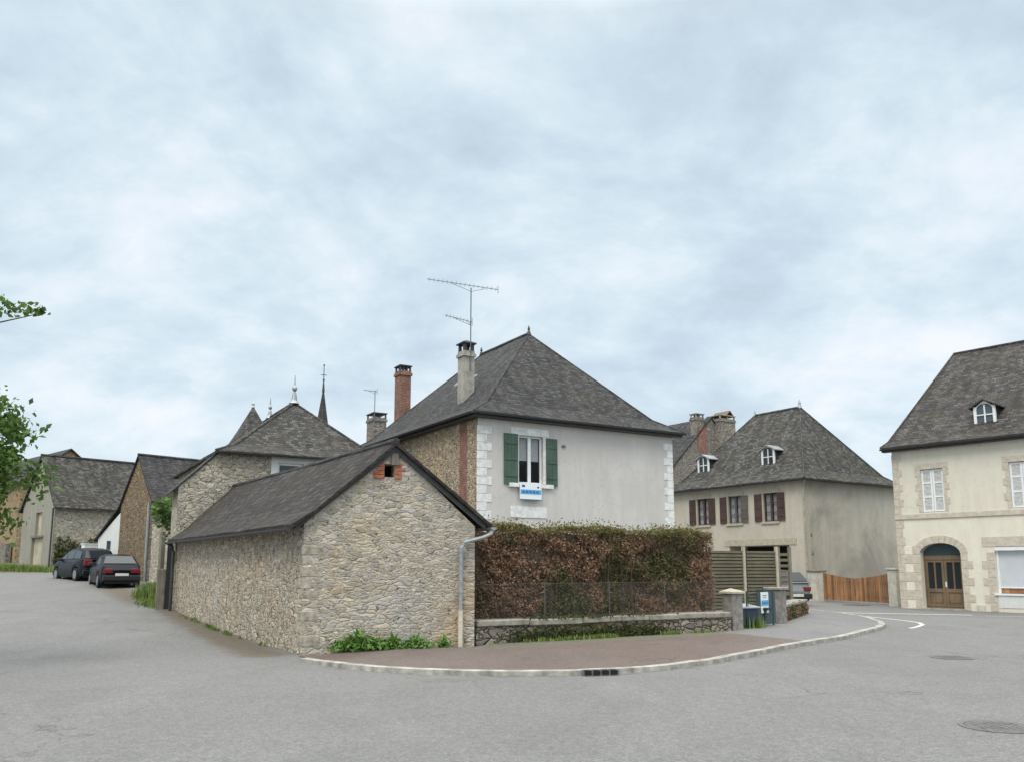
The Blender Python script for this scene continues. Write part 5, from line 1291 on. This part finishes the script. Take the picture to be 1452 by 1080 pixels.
gx, gy_ = math.cos(R(18.76)), math.sin(R(18.76))
for i, (u, r_, h, n_, lab) in enumerate(((.78, .26, .30, 60, 'low green weed nearest the street corner of the barn'), (1.08, .32, .48, 85, 'tallest green weed at the foot of the barn gable'), (1.42, .28, .32, 60, 'broad low weed in the middle of the barn gable foot'), (1.72, .2, .36, 40, 'thin pale weed between the broad weeds at the gable foot'), (2.14, .3, .36, 70, 'bushy weed left of the grey downpipe'), (2.72, .12, .3, 26, 'single small weed right beside the grey downpipe'))):
    weed(BA[0]+u*gx+.13*gy_, BA[1]+u*gy_-.13*gx, .07, r_, h, max(8, n_//4), lab)
    t_ = list(COL.objects)[-2] if False else bpy.data.objects[[o.name for o in COL.objects if o.get('label') == lab][0]]
    q = []
    for _ in range(n_*3):
        a_, rr_ = rng.uniform(0, 6.28), r_*1.25*rng.random()**.6; q.append((rr_*math.cos(a_), rr_*math.sin(a_)*.5, h*.62*rng.random()*(1-.55*(rr_/r_/1.25)**2)))
    leaves('foliage', q, .085, M['leaf_weed'], t_, .6, (0, -.6, 1.1))
def grass_patch(name, label, cx, cy, ax, ay, rot, n_, h, m='grass', z=.0, patchy=0.0):
    mb = MB(); c_, s_ = math.cos(R(rot)), math.sin(R(rot))
    for k in range(n_):
        u, v = rng.normal(0, ax*.45), rng.normal(0, ay*.45); x, y = cx+u*c_-v*s_, cy+u*s_+v*c_; zz_ = ground_z(x, y)+z
        if patchy and mnoise.noise(Vector((u*1.3, v*1.3, cx))) < patchy: continue
        l = h*rng.uniform(.4, 1.2); a = rng.uniform(0, 6.28); lean = l*rng.uniform(.1, .6); wv = .012+.012*rng.random()
        px_, py_ = math.cos(a), math.sin(a); q = (-py_*wv, px_*wv)
        mb.poly((x-q[0], y-q[1], zz_), (x+q[0], y+q[1], zz_), (x+px_*lean*.4+q[0]*.7, y+py_*lean*.4+q[1]*.7, zz_+l*.6), (x+px_*lean*.4-q[0]*.7, y+py_*lean*.4-q[1]*.7, zz_+l*.6))
        mb.poly((x+px_*lean*.4-q[0]*.7, y+py_*lean*.4-q[1]*.7, zz_+l*.6), (x+px_*lean*.4+q[0]*.7, y+py_*lean*.4+q[1]*.7, zz_+l*.6), (x+px_*lean, y+py_*lean, zz_+l))
    me = bpy.data.meshes.new(name); me.from_pydata(mb.v, [], mb.f); me.update(); me.materials.append(M[m])
    o = bpy.data.objects.new(name, me); COL.objects.link(o); tag(o, label, 'grass', None, 'stuff'); return o
grass_patch('verge_grass', 'tall green grass on the verge between the saloon and the low barn', -12.95, 31.6, .65, 1.7, 30, 4600, .5)
grass_patch('verge_grass', 'short grass spilling onto the asphalt in front of the wooden post', -12.05, 28.8, .4, 1.4, 33, 2000, .16)
grass_patch('verge_grass', 'green roadside grass at the foot of the big barn', -29.5, 49.3, 4.5, .7, -20, 3500, .4)
grass_patch('verge_grass', 'tuft of grass growing in the kerb gap below the barn gable', -2.25, 13.38, .42, .07, -25, 420, .1, 'grass', .0, .05)
grass_patch('verge_grass', 'fine grass along the foot of the garden wall', 2.4, 19.02, 2.6, .07, 31.4, 1000, .1, 'grass', .07, .2)
grass_patch('verge_grass', 'grass tuft beside the wheelie bins at the gate', 6.15, 22.0, .25, .2, 31, 500, .3, 'grass', .07)
grass_patch('verge_grass', 'sparse weeds along the street side foot of the low barn', -7.3, 21.2, 4.6, .07, 121.5, 420, .09, 'grass', 0, .12)

tr = thing('walnut_tree', 'leafy green tree at the left edge reaching over the street', 'tree', (-10.5, 13.2, ground_z(-10.5, 13.2)), 0)
mb = MB()
def limb(p, q, r0, r1, bend=.15, k=5):
    p, q = Vector(p), Vector(q); pts = []
    off = Vector(rng.normal(0, bend, 3))
    for i in range(k+1):
        f = i/k; pts.append(p.lerp(q, f)+off*math.sin(f*math.pi))
    mb.tube(pts, r0, 7, r1); return pts
tips = []
limb((0,0,-.1), (.1,.05,2.2), .17, .13); limb((.1,.05,2.2), (.0,.1,5.6), .12, .05)
clumps = []
for (p, q) in (((.1,.05,2.1), (2.25,.25,2.95)), ((.1,.05,2.3), (2.45,.3,3.25)), ((.05,.05,2.8), (2.0,.1,3.95)), ((.0,.1,3.9), (.6,.15,5.75)), ((.05,.05,2.2), (-1.5,.4,3.6)), ((0,.1,3.2), (-1.2,-.7,5.0)), ((0,.1,3.0), (-.2,1.5,4.4)), ((0,.1,3.5), (.1,-1.4,4.6)), ((0,.1,4.4), (.1,.2,6.4))):
    pts = limb(p, q, .055, .015)
    for f in (.55, .75, .9, 1.0):
        c = Vector(p).lerp(Vector(q), f)
        for _ in range(3):
            e = c+Vector(rng.normal(0, .26, 3)); limb(c, e, .012, .004, .04, 2); clumps.append((e, .24))
# the thin sprig high over the street
sp_ = limb((.2,.12,5.35), (2.8,.1,5.72), .03, .006, .08, 8)
mb.build('trunk', M['bark'], tr)
P = []
for e, s_ in clumps:
    for _ in range(150): P.append(tuple(e+Vector(rng.normal(0, s_*.62, 3))))
for f in np.linspace(.3, 1.0, 34):
    c = Vector((.2,.12,5.35)).lerp(Vector((2.8,.1,5.72)), f)+Vector((0, 0, .25*math.sin(f*math.pi)))
    for _ in range(9): P.append(tuple(c+Vector(rng.normal(0, .04+.12*(1-f), 3))))
leaves('crown', P, .105, M['leaf'], tr, .6)
